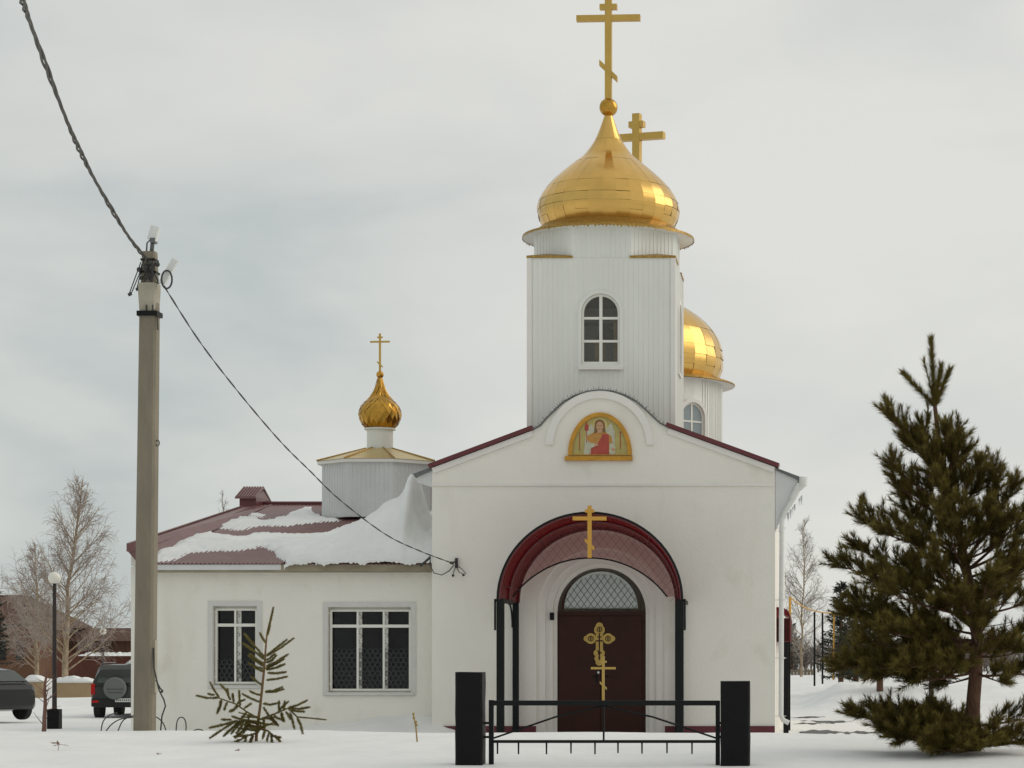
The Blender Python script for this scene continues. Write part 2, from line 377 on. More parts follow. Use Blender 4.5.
# ------------------------------------------------------------------ church
FY = 48.0
ch = thing('church', (X_(603, FY), 54, 0), 'white Orthodox church with gold onion domes on bell tower and nave', 'church')
fx = lambda x: X_(x, FY); fz = lambda y: Z_(y, FY)
XL, XR = fx(432), fx(775)
outline = [(432,745),(432,468),(533,430.5),(541,426),(546,420),(555,411),(564,402.5),(575,396.5),(588,392.3),(600,391),(612,392),(625,396),(636,402),(645,410),(655,419.5),(660,424),(668,428),(775,467),(775,745)]
outl = [(fx(x), fz(y)) for x, y in outline]
DCX = fx(600.5); SPR = fz(612)
hole = arch(DCX, fz(746)+0.01, SPR, 64*0.02, 28)
w = MB()
hole[0] = (hole[0][0], fz(744)); hole[-1] = (hole[-1][0], fz(744))
w.plate(outl, [hole], FY, FY + 0.35)
w.box((XL, FY + 0.351, 0), (XL + 0.35, 63, fz(480))); w.box((XR - 0.35, FY + 0.351, -0.1), (XR, 63, fz(490)))
w.box((XL, 63, 0), (XR, 63.3, fz(490)))
wall = w.build('wall', 'plaster', ch)
# stepped portal
for k, (r0, r1, dy) in enumerate(((64, 55.5, 0.07), (55.5, 48.5, 0.15), (48.5, 44.5, 0.23))):
    m = MB(); a = arch(DCX, fz(744), SPR, r0*0.02 + 0.004, 28); b = arch(DCX, fz(744), SPR, r1*0.02, 28)
    m.plate(a + b[::-1], [], FY + dy, FY + 0.34 + 0.01 * k)
    m.build('portal_moulding', 'trim', ch)
# raised archivolt, string course, plinth
m = MB(); rg = arcpts(fx(600), fz(445), 54*0.02, 0, 180, 36); ri = arcpts(fx(600), fz(445), 46.5*0.02, 180, 0, 36)
m.plate(rg + ri, [], FY - 0.045, FY - 0.001); m.build('archivolt', 'trim', ch)
m = MB(); m.box((XL + 0.002, FY - 0.03, fz(486.0)), (XR - 0.002, FY - 0.001, fz(483.2))); m.build('string_course', 'trim', ch)
for x0, x1 in ((432.2, 536), (665, 774.8)):
    m = MB(); m.box((fx(x0), FY - 0.035, -0.1), (fx(x1), FY - 0.001, fz(726))); m.build('plinth', 'red_paint', ch)
# raking trim boards and maroon verge caps
def rake(name, mt, p0, p1, off, th, y0, y1):
    m = MB(); a = Vector((fx(p0[0]), 0, fz(p0[1]))); b = Vector((fx(p1[0]), 0, fz(p1[1]))); n = Vector((-(b-a).z, 0, (b-a).x)).normalized()
    if n.z < 0: n = -n
    q = [a + n*off, b + n*off, b + n*(off+th), a + n*(off+th)]
    m.prism([(v.x, y0, v.z) for v in q], (0, y1 - y0, 0)); return m.build(name, mt, ch)
rake('raking_board', 'trim', (432, 468.3), (532, 431), -0.11, 0.11, FY - 0.05, FY - 0.002)
rake('raking_board', 'trim', (669, 428.5), (775, 467.3), -0.11, 0.11, FY - 0.05, FY - 0.002)
rake('verge_cap', 'red_trim', (430, 468.6), (533.5, 430), 0.005, 0.085, FY - 0.10, FY + 0.5)
rake('verge_cap', 'red_trim', (665.5, 426.8), (778, 467.8), 0.005, 0.085, FY - 0.10, FY + 0.5)
# zinc flashing along the parapet arch with its row of bird spikes
m = MB(); fl = outline[2:17]
pts = [Vector((fx(x), 0, fz(y))) for x, y in fl]
for a, b in zip(pts[:-1], pts[1:]):
    n = Vector((-(b-a).z, 0, (b-a).x)).normalized(); n = n if n.z > 0 else -n
    m.prism([(v.x, FY - 0.05, v.z) for v in (a + n*0.004, b + n*0.004, b + n*0.03, a + n*0.03)], (0, 0.42, 0))
    L = (b - a).length; k = int(L / 0.045)
    for i in range(k):
        p = a + (b - a) * ((i + R.random() * 0.6) / k) + n * 0.028; h = 0.04 + 0.045 * R.random(); d = (n + Vector((R.uniform(-.5, .5), 0, 0))).normalized()
        q = p + d * h; s_ = (b - a).normalized() * 0.008
        m.prism([(p.x - s_.x, FY - 0.045, p.z - s_.z), (p.x + s_.x, FY - 0.045, p.z + s_.z), (q.x, FY - 0.045, q.z)], (0, 0.01, 0))
m.build('parapet_flashing', 'flash', ch)
# main roof: two planes with overhanging eaves
rf = MB(); apx = fx(602); apz = fz(404)
def roofpt(x): return apz - abs(x - apx) * 0.372
eL, eR = fx(415), fx(800)
for x, xw in ((eL, XL - .03), (eR, XR + .03)):
    rf.prism([(apx, FY + 0.5, apz), (xw, FY + 0.5, roofpt(xw)), (xw, FY + 0.5, roofpt(xw) - 0.05), (apx, FY + 0.5, apz - 0.05)], (0, 14.9, 0))
    rf.prism([(xw, FY + 0.05, roofpt(xw)), (x, FY + 0.05, roofpt(x)), (x, FY + 0.05, roofpt(x) - 0.05), (xw, FY + 0.05, roofpt(xw) - 0.05)], (0, 0.75, 0))
rf.build('roof', 'red_roof', ch)
# boxed eaves (left and right) with their end panels
def eave(sgn, xo, xi, pts_px):
    m = MB(); q = [(fx(x), FY + 0.03, fz(y)) for x, y in pts_px]; m.prism(q, (0, 0.5, 0)); return m.build('eave_box', 'soffit', ch)
eave(1, 0, 0, [(775.3, 469), (798.5, 478), (797, 486), (787, 505), (775.3, 531)])
eave(-1, 0, 0, [(431.7, 470), (417, 475), (417, 482), (431.7, 487)])
m = MB()
a = [(fx(775.5), fz(467.5)), (fx(800.5), fz(477)), (fx(799), fz(482)), (fx(797), fz(479.5)), (fx(775.5), fz(470))]
m.prism([(x, FY - 0.02, z) for x, z in a], (0, 0.7, 0))
a = [(fx(433), fz(466.5)), (fx(413), fz(474)), (fx(415.5), fz(477.5)), (fx(433), fz(470))]
m.prism([(x, FY - 0.03, z) for x, z in a], (0, 0.7, 0))
m.split('eave_flashing', 'flash', ch)
# downpipe on the right corner
m = MB(); yq = FY - 0.02
m.tube([P(803, 484, yq), P(799, 488, yq), P(793, 499, yq), P(785, 512, yq), P(782, 520, yq), P(781.5, 600, yq), P(781, 715, yq), P(783, 720, yq), P(789, 723, yq)], 0.052, 10)
m.tube([P(803.5, 477, yq), P(803, 484, yq), P(799, 489, yq)], [0.09, 0.09, 0.055], 10)
m.tube([P(799, 486, yq + .01), P(792, 500, yq + .01)], [0.075, 0.065], 8)
for y in (528, 600, 658, 716):
    m.tube([P(775.2, y, yq + 0.06), P(786, y, yq - 0.06)], 0.008, 5)
for y in (530, 598, 657): m.lathe([(0.058, Z_(y+2, yq)), (0.058, Z_(y, yq))], (X_(781.6, yq), yq), 12)
m.build('downpipe', 'pipe', ch)
m = MB()
for i in range(26):   # icicles along the offset of the pipe
    t = R.random(); p = P(802 - 17*t, 490 + 22*t + 1, yq - 0.02 + 0.05*R.random()); l = 0.05 + 0.16 * R.random()
    m.tube([p + Vector((0.04, 0, -0.03)), p + Vector((0.045, 0, -0.03 - l))], [0.013, 0.002], 5)
m.split('icicle', mat('ice', (0.70, 0.72, 0.72), 0.2, trans=0.3), ch)

# door, fanlight
DY = FY + 0.26
m = MB(); m.box((X_(556.5, DY), DY, -0.05), (X_(645, DY), DY + 0.06, Z_(611.5, DY))); dr = m.build('door_frame', 'door', ch)
for x0, x1 in ((559, 600.2), (600.8, 642)):
    m = MB(); m.box((X_(x0, DY), DY - 0.03, -0.03), (X_(x1, DY), DY - 0.001, Z_(616, DY))); d = m.build('door', 'door', ch, bevel=0.006)
    h = MB(); xx = X_(597 if x0 < 600 else 604, DY); zz = Z_(676, DY)
    h.box((xx - 0.02, DY - 0.036, zz - 0.13), (xx + 0.02, DY - 0.031, zz + 0.1)); h.tube([(xx, DY - 0.036, zz), (xx, DY - 0.08, zz), (xx + (-.1 if x0 < 600 else .1), DY - 0.08, zz - 0.01)], 0.009, 6)
    h.build('handle', 'dark_metal', d)
    if x0 < 600:
        h = MB(); h.disc((X_(598.6, DY), Z_(672.5, DY)), 0.026, DY - 0.045, DY - 0.03, 12); h.build('lock_plate', 'plate', d)
# gilded trefoil cross on the door
oc = thing('door_cross', (X_(599.5, DY), DY - 0.04, Z_(672, DY)), 'ornate gold trefoil cross fixed to the brown church doors', 'cross')
m = MB(); q = lambda x, y: (X_(x, DY), Z_(y, DY))
m.disc(q(599.6, 630), 0.108, DY - 0.042, DY - 0.032); m.disc(q(599.6, 626.2), 0.075, DY - 0.0425, DY - 0.0325)
m.disc(q(591, 638.6), 0.108, DY - 0.043, DY - 0.033); m.disc(q(586.8, 638.6), 0.06, DY - 0.0432, DY - 0.0335)
m.disc(q(608.2, 638.6), 0.108, DY - 0.0434, DY - 0.0334); m.disc(q(612.4, 638.6), 0.06, DY - 0.0436, DY - 0.0336)
m.plate([q(596, 634), q(603.2, 634), q(603.2, 652), q(596, 652)], [], DY - 0.0438, DY - 0.034)
for x, y, r in ((597.2, 653, .07), (601.6, 653, .07), (597.6, 658.5, .06), (601.2, 658.5, .06), (599.4, 662, .075)): m.disc(q(x, y), r, DY - 0.044 - .0002*r*100, DY - 0.0335, 14)
m.build('plaque', 'brass', oc)
m = MB(); y0, y1 = DY - 0.054, DY - 0.046
for x0, z0, x1, z1 in ((598.9, 633, 600.2, 660), (596, 640.2, 603.2, 641.6), (597.6, 636.4, 601.6, 637.6)): m.box((*[X_(x0, DY), y0 + 0.0001*z0/10, Z_(z0, DY)],), (X_(x1, DY), y1, Z_(z1, DY)))
m.prism([(X_(x, DY), y0 - .002, Z_(y, DY)) for x, y in ((597.4, 650), (601.8, 652.4), (601.8, 653.6), (597.4, 651.2))], (0, .006, 0))
for x, y in ((591, 638.6), (608.2, 638.6), (599.6, 629.4)):
    a = [(X_(x, DY) + .055*math.cos(k*math.pi/8), Z_(y, DY) + .055*math.sin(k*math.pi/8)) for k in range(16)]; b = [(X_(x, DY) + .04*math.cos(k*math.pi/8), Z_(y, DY) + .04*math.sin(k*math.pi/8)) for k in range(16)]
    m.plate(a, [b], y0, y1); m.box((X_(x, DY) - .012, y0 - .001, Z_(y, DY) - .03), (X_(x, DY) + .012, y1, Z_(y, DY) + .03))
m.build('relief', 'door', oc)
# fanlight over the door
FCX, FCZ, FR = X_(601, DY), Z_(611, DY), 39.5 * DY / F
m = MB(); m.plate(arch(FCX, FCZ, FCZ + .001, FR, 28), [arch(FCX, FCZ + .05, FCZ + .051, FR - .05, 28)], DY - 0.02, DY + 0.05); ff = m.build('fanlight', 'door', ch)
m = MB(); m.plate(arch(FCX, FCZ + .051, FCZ + .052, FR - .051, 28), [], DY + 0.03, DY + 0.04); m.build('pane', 'glass_green', ff)
m = MB()
def lattice(m, inside, x0, x1, z0, z1, sp, ry, r, tilt=1.35):
    L = (x1 - x0) + (z1 - z0)
    for sgn in (1, -1):
        n = int((L * 2) / sp)
        for i in range(-n, n):
            run = []; 
            for k in range(0, 260):
                z = z0 + (z1 - z0) * k / 259; x = (x0 + x1)/2 + i * sp + sgn * (z - z0) / tilt
                ok = inside(x, z)
                if ok: run.append((x, ry + 0.004*sgn, z))
                if (not ok or k == 259) and len(run) > 1:
                    m.tube([run[0], run[-1]], r, 4, cap=False); run = []
                elif not ok: run = []
lattice(m, lambda x, z: (x-FCX)**2 + (z-FCZ)**2 < (FR-.05)**2 and z > FCZ + .05, FCX-FR, FCX+FR, FCZ + .05, FCZ+FR, 0.135, DY - 0.03, 0.0085)
m.build('grille', 'flash', ff)
m = MB(); m.disc((X_(551.5, FY), Z_(616, FY)), 0.028, FY - 0.02 + .1, FY + 0.1, 12); m.box((X_(549.3, FY), FY + .09, Z_(620, FY)), (X_(553.6, FY), FY + .12, Z_(612.5, FY))); m.build('doorbell', 'dark_metal', ch)

# --- bell tower
TY = 49.0; TXL, TXR = X_(528, TY), X_(674.5, TY); TCX = (TXL + TXR)/2; TW = (TXR - TXL)/2; TCY = TY + TW
tz0, tz1 = Z_(440, TY), Z_(258, TY)
tx = lambda x: X_(x, TY); tz = lambda y: Z_(y, TY)
wcx = tx(600.7); wr = 19.3*TY/F; wspr = tz(313)
whole = arch(wcx, tz(364), wspr, wr, 20)
m = MB(); m.plate([(TXL, tz0), (TXL, tz1), (TXR, tz1), (TXR, tz0)], [whole], TY, TY + 0.12)
for xs_ in (TXL, TXR - .12):
    q = MB(); q.plate([(TY + .121, tz0), (TY + .121, tz1), (TY + 2*TW, tz1), (TY + 2*TW, tz0)], [arch(TCY, tz(364), wspr, wr, 20)], xs_, xs_ + .12); q.v = [(b, a, c) for a, b, c in q.v]; m.add(q.v, q.f)
m.box((TXL + 0.121, TY + 2*TW - 0.12, tz0), (TXR - 0.121, TY + 2*TW, tz1))
def ribs(m, p0, p1, z0, z1, sp, skip=None, w=0.014, d=0.011):
    p0 = Vector((p0[0], p0[1], 0)); p1 = Vector((p1[0], p1[1], 0)); t = (p1 - p0); L = t.length; t.normalize(); n = Vector((t.y, -t.x, 0)); k = int(L / sp)
    for i in range(1, k):
        c = p0 + t * (L * i / k)
        spans = [(z0, z1)]
        if skip:
            s_ = skip(c)
            if s_: spans = [(z0, s_[0]), (s_[1], z1)]
        for a, b in spans:
            q = [c - t*w, c + t*w, c + t*w*0.6 + n*d, c - t*w*0.6 + n*d]
            m.prism([(v.x, v.y, a) for v in q], (0, 0, b - a))
sk = lambda c: (tz(369), wspr + math.sqrt(max(0, (wr*1.28)**2 - (c.x - wcx)**2))) if abs(c.x - wcx) < wr*1.28 else None
ribs(m, (TXL, TY), (TXR, TY), tz0, tz1, 0.1, sk); sk2 = lambda c: (tz(369), wspr + math.sqrt(max(0, (wr*1.28)**2 - (c.y - TCY)**2))) if abs(c.y - TCY) < wr*1.28 else None
ribs(m, (TXR, TY), (TXR, TY + 2*TW), tz0, tz1, 0.1, sk2); ribs(m, (TXL, TY + 2*TW), (TXL, TY), tz0, tz1, 0.1, sk2)
tower = m.build('bell_tower', 'siding', ch)
for cx_, cy_ in ((TXL, TY), (TXR, TY), (TXR, TY + 2*TW), (TXL, TY + 2*TW)):
    sx = 1 if cx_ == TXR else -1; sy = -1 if cy_ == TY else 1; m = MB()
    m.prism([(cx_ + sx*.022, cy_ + sy*.022, tz0), (cx_ - sx*.08, cy_ + sy*.022, tz0), (cx_ - sx*.08, cy_ + sy*.004, tz0), (cx_ + sx*.004, cy_ + sy*.004, tz0), (cx_ + sx*.004, cy_ - sy*.08, tz0), (cx_ + sx*.022, cy_ - sy*.08, tz0)], (0, 0, tz1 - tz0 - 0.002))
    m.build('corner_trim', 'trim', tower)
m = MB(); m.box((tx(579), TY - 0.10, tz(370)), (tx(623), TY - 0.018, tz(367.5))); m.build('window_sill', 'trim', tower)
m = MB(); m.plate(arch(wcx, tz(367.4), wspr, wr*1.16, 24), [arch(wcx, tz(365), wspr, wr*1.0, 24)], TY - 0.045, TY - 0.002)
tw = m.build('window', 'siding', ch)
for x_, x2_, xp in ((TXL - .045, TXL - .002, TXL + .05), (TXR + .002, TXR + .045, TXR - .05)):
    def turned(q): q.v = [(b, a, c) for a, b, c in q.v]; return q
    q = MB(); q.plate(arch(TCY, tz(367.4), wspr, wr*1.22, 24), [arch(TCY, tz(365), wspr, wr, 24)], x_, x2_); sw = turned(q).build('window', 'trim', ch)
    q = MB(); q.plate(arch(TCY, tz(364) + .002, wspr, wr - .003, 20), [arch(TCY, tz(364) + .05, wspr, wr - 0.05, 20)], xp - .02, xp + .02); q.box((TCY - .03, xp - .019, tz(363)), (TCY + .03, xp + .019, wspr + wr - .03)); q.box((TCY - wr + .03, xp - .018, tz(330) - .025), (TCY + wr - .03, xp + .018, tz(330) + .025)); turned(q).build('frame', 'white_paint', sw)
m = MB(); m.plate(arch(wcx, tz(364) + .002, wspr, wr - .003, 20), [arch(wcx, tz(364) + .05, wspr, wr - 0.05, 20)], TY + 0.03, TY + 0.08)
m.box((wcx - 0.032, TY + 0.032, tz(363)), (wcx + 0.032, TY + 0.078, wspr + wr - 0.03))
for y in (318, 341): m.box((wcx - wr + .03, TY + 0.034, tz(y) - .025), (wcx + wr - .03, TY + 0.076, tz(y) + .025))
m.build('frame', 'white_paint', tw)
m = MB(); m.plate(arch(wcx, tz(364) + .03, wspr, wr - .03, 20), [], TY + 0.05, TY + 0.056); m.build('pane', 'glass', tw)
# belfry floor and bells behind the glass; tan slabs paint in reflected light
m = MB(); m.box((TXL + .13, TY + .13, tz(368)), (TXR - .13, TY + 2*TW - .13, tz(366))); m.build('belfry_floor', 'dark_in', tower)
m = MB(); m.box((TXL + .13, TY + .13, tz(288)), (TXR - .13, TY + 2*TW - .13, tz(286))); m.build('belfry_ceiling', 'brown_wood', tower)
m = MB(); m.box((TXL + .14, TY + 2*TW - .15, tz(366) + .01), (TXR - .14, TY + 2*TW - .125, tz(288) - .01)); m.build('belfry_lining', 'bluegrey', tower)
for x0, x1, y0, y1 in ((594, 604, 366, 342), (613, 621, 366, 318)):
    m = MB(); m.box((tx(x0), TY + 0.16, tz(y0)), (tx(x1), TY + 0.20, tz(y1))); m.build('tan_reflection', 'tan_board', tower)
for bx_, by_, s_ in ((603, 336, .22), (610, 338, .18)):
    m = MB(); zb = tz(by_); m.lathe([(s_, zb), (s_*.82, zb + s_*.35), (s_*.6, zb + s_*.9), (s_*.45, zb + s_*1.3), (s_*.1, zb + s_*1.45)], (tx(bx_), TY + 0.6), 18); m.build('bell', 'bronze', tower)
m = MB(); m.box((TXL + .13, TY + .55, tz(322)), (TXR - .13, TY + .65, tz(319))); m.build('bell_beam', 'dark_in', tower)

# octagonal upper stage, gold corner caps, eave
ez_pre = Z_(239.5, TCY)
def octo(cx, cy, ap, z):   # vertices of an octagon with a flat side facing the viewer
    r = ap / math.cos(math.pi/8); return [(cx + r*math.cos(math.pi/8 + k*math.pi/4 - math.pi*.75), cy + r*math.sin(math.pi/8 + k*math.pi/4 - math.pi*.75), z) for k in range(8)]
oct_ap = TW - 0.02
m = MB(); o8 = octo(TCX, TCY, oct_ap, tz1 - .05); m.prism(o8, (0, 0, ez_pre + .03 - tz1 + .05))
for k in range(8): ribs(m, o8[k], o8[(k+1) % 8], tz1 + .01, ez_pre, 0.1)
m.build('octagon_stage', 'siding', ch)
for sx in (-1, 1):
    for sy in (-1, 1):
        m = MB(); c = Vector((TCX + sx*(TW + .03), TCY + sy*(TW + .03), tz1)); leg = TW * 0.62
        a = c + Vector((-sx*leg*1.02, 0, 0)); b = c + Vector((0, -sy*leg*1.02, 0)); mid = (a*.42 + b*.42 + c*.16) + Vector((0, 0, .15))
        m.add([a, b, c, a + Vector((0,0,.045)), b + Vector((0,0,.045)), c + Vector((0,0,.045)), mid], [(0,1,2), (0,2,5,3), (2,1,4,5), (3,5,6), (5,4,6), (0,3,6), (1,6,4), (0,6,1)])
        m.build('corner_cap', 'gold_edge', ch)

def smooth_prof(prof, n=6):
    pts = cat2([Vector((r, 0, z)) for r, z in prof], n); return [(max(.004, p.x), p.z) for p in pts]
def cat2(pts, n):
    out_ = []
    for i in range(len(pts) - 1):
        p0, p1, p2, p3 = pts[max(i-1, 0)], pts[i], pts[i+1], pts[min(i+2, len(pts)-1)]
        for k in range(n):
            t = k/n; out_.append(.5*((2*p1) + (p2 - p0)*t + (2*p0 - 5*p1 + 4*p2 - p3)*t*t + (3*p1 - p0 - 3*p2 + p3)*t**3))
    out_.append(pts[-1]); return out_
def onion(name, c, prof, bands, n, matn, jit, parent):
    # dome clad in sheets: every sheet bends upwards with the curve but is flat across, and sits slightly out of line
    sp_ = smooth_prof(prof); rng = random.Random(n*7 + len(prof)); m = MB()
    zs_ = np.array([z for r, z in sp_]); rs_ = np.array([r for r, z in sp_])
    rad = lambda z: float(np.interp(z, zs_, rs_))
    for bi in range(len(bands) - 1):
        za, zb = bands[bi], bands[bi+1]; ns = max(2, int((zb - za)/(.05*rs_.max())) + 1)
        jj = jit*(1.5 if bi < 3 else 1.0)
        for k in range(n):
            a0 = 2*math.pi*k/n; a1 = a0 + 2*math.pi/n; tilt = rng.uniform(-jj, jj); yawj = rng.uniform(-jj, jj)*.9; base_ = rng.uniform(-.3, .3)*jj; lip = .007*(rs_.max()/1.5) if bi < 4 else .003
            vs = []; scl = min(1, rad((za + zb)/2)/rs_.max()*1.6); drop = rng.uniform(-1, 1)*.012 if bi in (1, 2) else 0
            for q in range(ns + 1):
                t = q/ns; z = za + (zb - za)*t; r = rad(z) + base_*scl + tilt*(t - .5)*scl + lip*(1 - t)
                for a, sg in ((a0, -1), (a1, 1)):
                    rr = max(.004, r + yawj*sg*.5*scl); vs.append((c[0] + rr*math.cos(a), c[1] + rr*math.sin(a), z + (drop if q == 0 else 0)))
            m.add(vs, [(2*q, 2*q+1, 2*q+3, 2*q+2) for q in range(ns)])
    d = m.build(name, matn, parent, smooth=True)
    m = MB(); m.lathe([(max(.004, r - jit*1.5 - .006), z) for r, z in sp_], c, n*2); m.build('lining', 'gold_seam', d, smooth=True)
    return d
def cross(name, c, zb, h, aw, th, mt, parent, yaw=0.0, dz=None, bars=None):
    # three-barred Orthodox cross standing at c, base height zb
    m = MB(); bars = bars or (0.87, 0.76, 0.29)
    def bx(x0, z0, x1, z1, d): m.box((x0, -d, z0), (x1, d, z1))
    bx(-th/2, zb, th/2, zb + h, th*.5)
    bx(-aw*.27, zb + h*bars[0] - th*.4, aw*.27, zb + h*bars[0] + th*.4, th*.46); bx(-aw, zb + h*bars[1] - th*.45, aw, zb + h*bars[1] + th*.45, th*.47)
    zc = zb + h*bars[2]; s_ = aw*.28
    m.prism([(-s_, -th*.44, zc + s_*.75 - th*.1), (s_, -th*.44, zc - s_*.75 - th*.6), (s_, -th*.44, zc - s_*.75 + th*.3), (-s_, -th*.44, zc + s_*.75 + th*.8)], (0, th*.88, 0))
    ca, sa = math.cos(yaw), math.sin(yaw)
    m.v = [(c[0] + v[0]*ca - v[1]*sa, c[1] + v[0]*sa + v[1]*ca, v[2]) for v in m.v]
    return m.build(name, mt, parent, bevel=0.0)

# front dome
c1 = (X_(608.5, TCY), TCY); k1 = TCY/F
zz = lambda y: Z_(y, TCY)
ez = zz(239.5)
prof1 = [(65*k1, zz(229)), (69.5*k1, zz(219.5)), (71*k1, zz(211)), (70*k1, zz(205)), (67*k1, zz(198)), (62.5*k1, zz(190.5)), (56*k1, zz(183)), (48*k1, zz(175.5)), (40*k1, zz(168.5)), (33*k1, zz(163)), (25.5*k1, zz(157)), (19*k1, zz(149)), (13.5*k1, zz(140.5)), (9*k1, zz(130)), (5.5*k1, zz(120)), (3*k1, zz(113))]
d1 = onion('dome', c1, prof1, [zz(y) for y in (229, 221, 212.5, 203.5, 190.5, 164, 140.5, 113)], 32, 'gold', 0.0045, ch)
m = MB(); m.ball((c1[0], c1[1], zz(107.5)), 9.2*k1); m.build('finial_ball', 'gold_small', d1, smooth=True)
cross('cross', c1, zz(100), 104*k1, 32*k1, 6.6*k1, 'crossgold', d1, yaw=-0.06, bars=(.893, .785, .27))
m = MB(); m.lathe([(66*k1, zz(228)), (75*k1, ez + .10), (85.5*k1, ez + .03), (85.5*k1, ez), (84*k1, ez - .01)], c1, 64, cap=False); m.build('eave_gilding', 'gold_edge', d1, smooth=False)
m = MB(); m.lathe([(85.2*k1, ez - .012), (84*k1, ez - .02), (60*k1, ez + .015)], c1, 64, cap=False); m.build('soffit', 'siding', d1, smooth=True)
m = MB(); NT = 300; vs = []   # ragged gilded drip edge, one toothed ring
for k in range(NT):
    a = 2*math.pi*k/NT; r_ = 85.75*k1; l = (.012 if k % 2 else .02 + .045*R.random()); vs += [(c1[0] + r_*math.cos(a), c1[1] + r_*math.sin(a), ez + .012), (c1[0] + r_*math.cos(a), c1[1] + r_*math.sin(a), ez - l)]
m.add(vs, [(2*k, 2*k + 1, 2*((k+1) % NT) + 1, 2*((k+1) % NT)) for k in range(NT)]); m.build('eave_fringe', 'gold_edge', d1)

# nave drum and dome
C2Y = 57.8; c2 = (X_(637, C2Y), C2Y); k2 = C2Y/F; z2 = lambda y: Z_(y, C2Y); e2 = z2(386)
m = MB(); m.lathe([(85*k2, 4.0), (85*k2, e2 + .02)], c2, 48, cap=False)
for k in range(128):
    a = 2*math.pi*k/128
    if abs(math.sin(a) + math.sin(math.radians(48))) < .12 and math.cos(a) > 0: continue
    cx_, cy_ = c2[0] + 85.2*k2*math.cos(a), c2[1] + 85.2*k2*math.sin(a); t = Vector((-math.sin(a), math.cos(a), 0)); n = Vector((math.cos(a), math.sin(a), 0)); c = Vector((cx_, cy_, 0))
    q_ = [c - t*.015, c + t*.015, c + t*.01 + n*.007, c - t*.01 + n*.007]; m.prism([(v.x, v.y, 4.2) for v in q_], (0, 0, e2 - 4.2))
drum = m.build('nave_drum', 'siding', ch)
for az in (-48, -132):
    a = math.radians(az); r_ = 85*k2; ax = Vector((-math.sin(a), math.cos(a), 0)); nr = Vector((math.cos(a), math.sin(a), 0)); org = Vector((c2[0], c2[1], 0)) + nr*(r_ - .03)
    def rot(mm): mm.v = [tuple(org + ax*v[0] + nr*(-v[1]) + Vector((0, 0, v[2]))) for v in mm.v]; return mm
    ww = 14.5*k2; zs_ = z2(424); zb = z2(452)
    m = MB(); m.plate(arch(0, zb - .12, zs_, ww*1.24, 18), [arch(0, zb, zs_, ww, 18)], -0.14, 0.03); wi = rot(m).build('window', 'trim', ch)
    m = MB(); m.plate(arch(0, zb, zs_, ww, 18), [arch(0, zb + .04, zs_, ww*.87, 18)], -0.07, -0.04); m.box((-.024, -.074, zb + .02), (.024, -.046, zs_ + ww*.9))
    m.box((-ww, -0.075, z2(428) - .02), (ww, -0.045, z2(428) + .02)); rot(m).build('frame', 'white_paint', wi)
    m = MB(); m.plate(arch(0, zb, zs_, ww, 18), [], -0.06, -0.055); rot(m).build('pane', 'glass_blue', wi)
s2 = 86/71.0
prof2 = [(81*k2, z2(381)), (85*k2, z2(372)), (86.3*k2, z2(363)), (85.5*k2, z2(353)), (82*k2, z2(341)), (76*k2, z2(331)), (67*k2, z2(321.5)), (56*k2, z2(313)), (45*k2, z2(306.5)), (36*k2, z2(300)), (27*k2, z2(290)), (19*k2, z2(277)), (12*k2, z2(262)), (7*k2, z2(248)), (3.5*k2, z2(240))]
d2 = onion('dome', c2, prof2, [z2(y) for y in (381, 371, 361, 351, 333, 303, 275, 240)], 32, 'gold', 0.0065, ch)
m = MB(); m.ball((c2[0], c2[1], z2(234)), 9.5*k2); m.build('finial_ball', 'gold_small', d2, smooth=True)
cross('cross', c2, z2(227), 113*k2, 29*k2, 7.6*k2, 'crossgold', d2, yaw=-0.30, bars=(.905, .795, .27))
m = MB(); m.lathe([(81*k2, z2(380)), (90*k2, e2 + .1), (98*k2, e2 + .03), (98*k2, e2), (97*k2, e2 - .01)], c2, 64, cap=False); m.build('eave_gilding', 'gold_edge', d2)
m = MB(); m.lathe([(97.6*k2, e2 - .012), (96*k2, e2 - .02), (80*k2, e2 + .015)], c2, 64, cap=False); m.build('soffit', 'siding', d2, smooth=True)

# icon over the portal
IY = FY - 0.02
ic = thing('icon', (fx(599.5), FY - .03, fz(462)), 'arched gilt framed icon of winged saint in red robe above entrance', 'icon')
iz = lambda x, y: (fx(555 + x/10.97), fz(400 + y/10.97))
cxi, cyi = iz(495, 600)[0], iz(495, 610)[1]
rxo, rzo = 350/10.97*.02, 470/10.97*.02
oa = arch(cxi, cyi, cyi + .02, rxo, 28, rzo - .02); ia = arch(cxi, cyi + .015, cyi + .03, rxo - .085, 28, rzo - .115)
m = MB(); m.plate(oa, [ia], FY - .07, FY - .002); m.box((iz(112, 0)[0], FY - .085, iz(0, 668)[1]), (iz(852, 0)[0], FY - .002, iz(0, 618)[1])); m.build('frame', 'icon_frame', ic)
m = MB(); m.plate(ia, [], FY - .03, FY - .003); m.build('panel', 'icon_bg', ic)
def shape(name, mt, polys, lay):
    m = MB()
    for i, p in enumerate(polys): m.plate([iz(*q_) for q_ in p], [], FY - .031 - .004*lay - .0007*i, FY - .029)
    return m.split(name, mt, ic)
circ = lambda x, y, rx, ry, n=18: [(x + rx*math.cos(2*math.pi*k/n), y + ry*math.sin(2*math.pi*k/n)) for k in range(n)]
shape('halo', 'icon_halo', [circ(495, 285, 82, 88)], 1)
shape('wing', 'icon_white', [[(440, 330), (400, 260), (350, 330), (330, 450), (315, 590), (395, 590), (430, 400)], [(545, 340), (620, 250), (655, 350), (660, 470), (665, 590), (600, 590), (570, 420)]], 1.2)
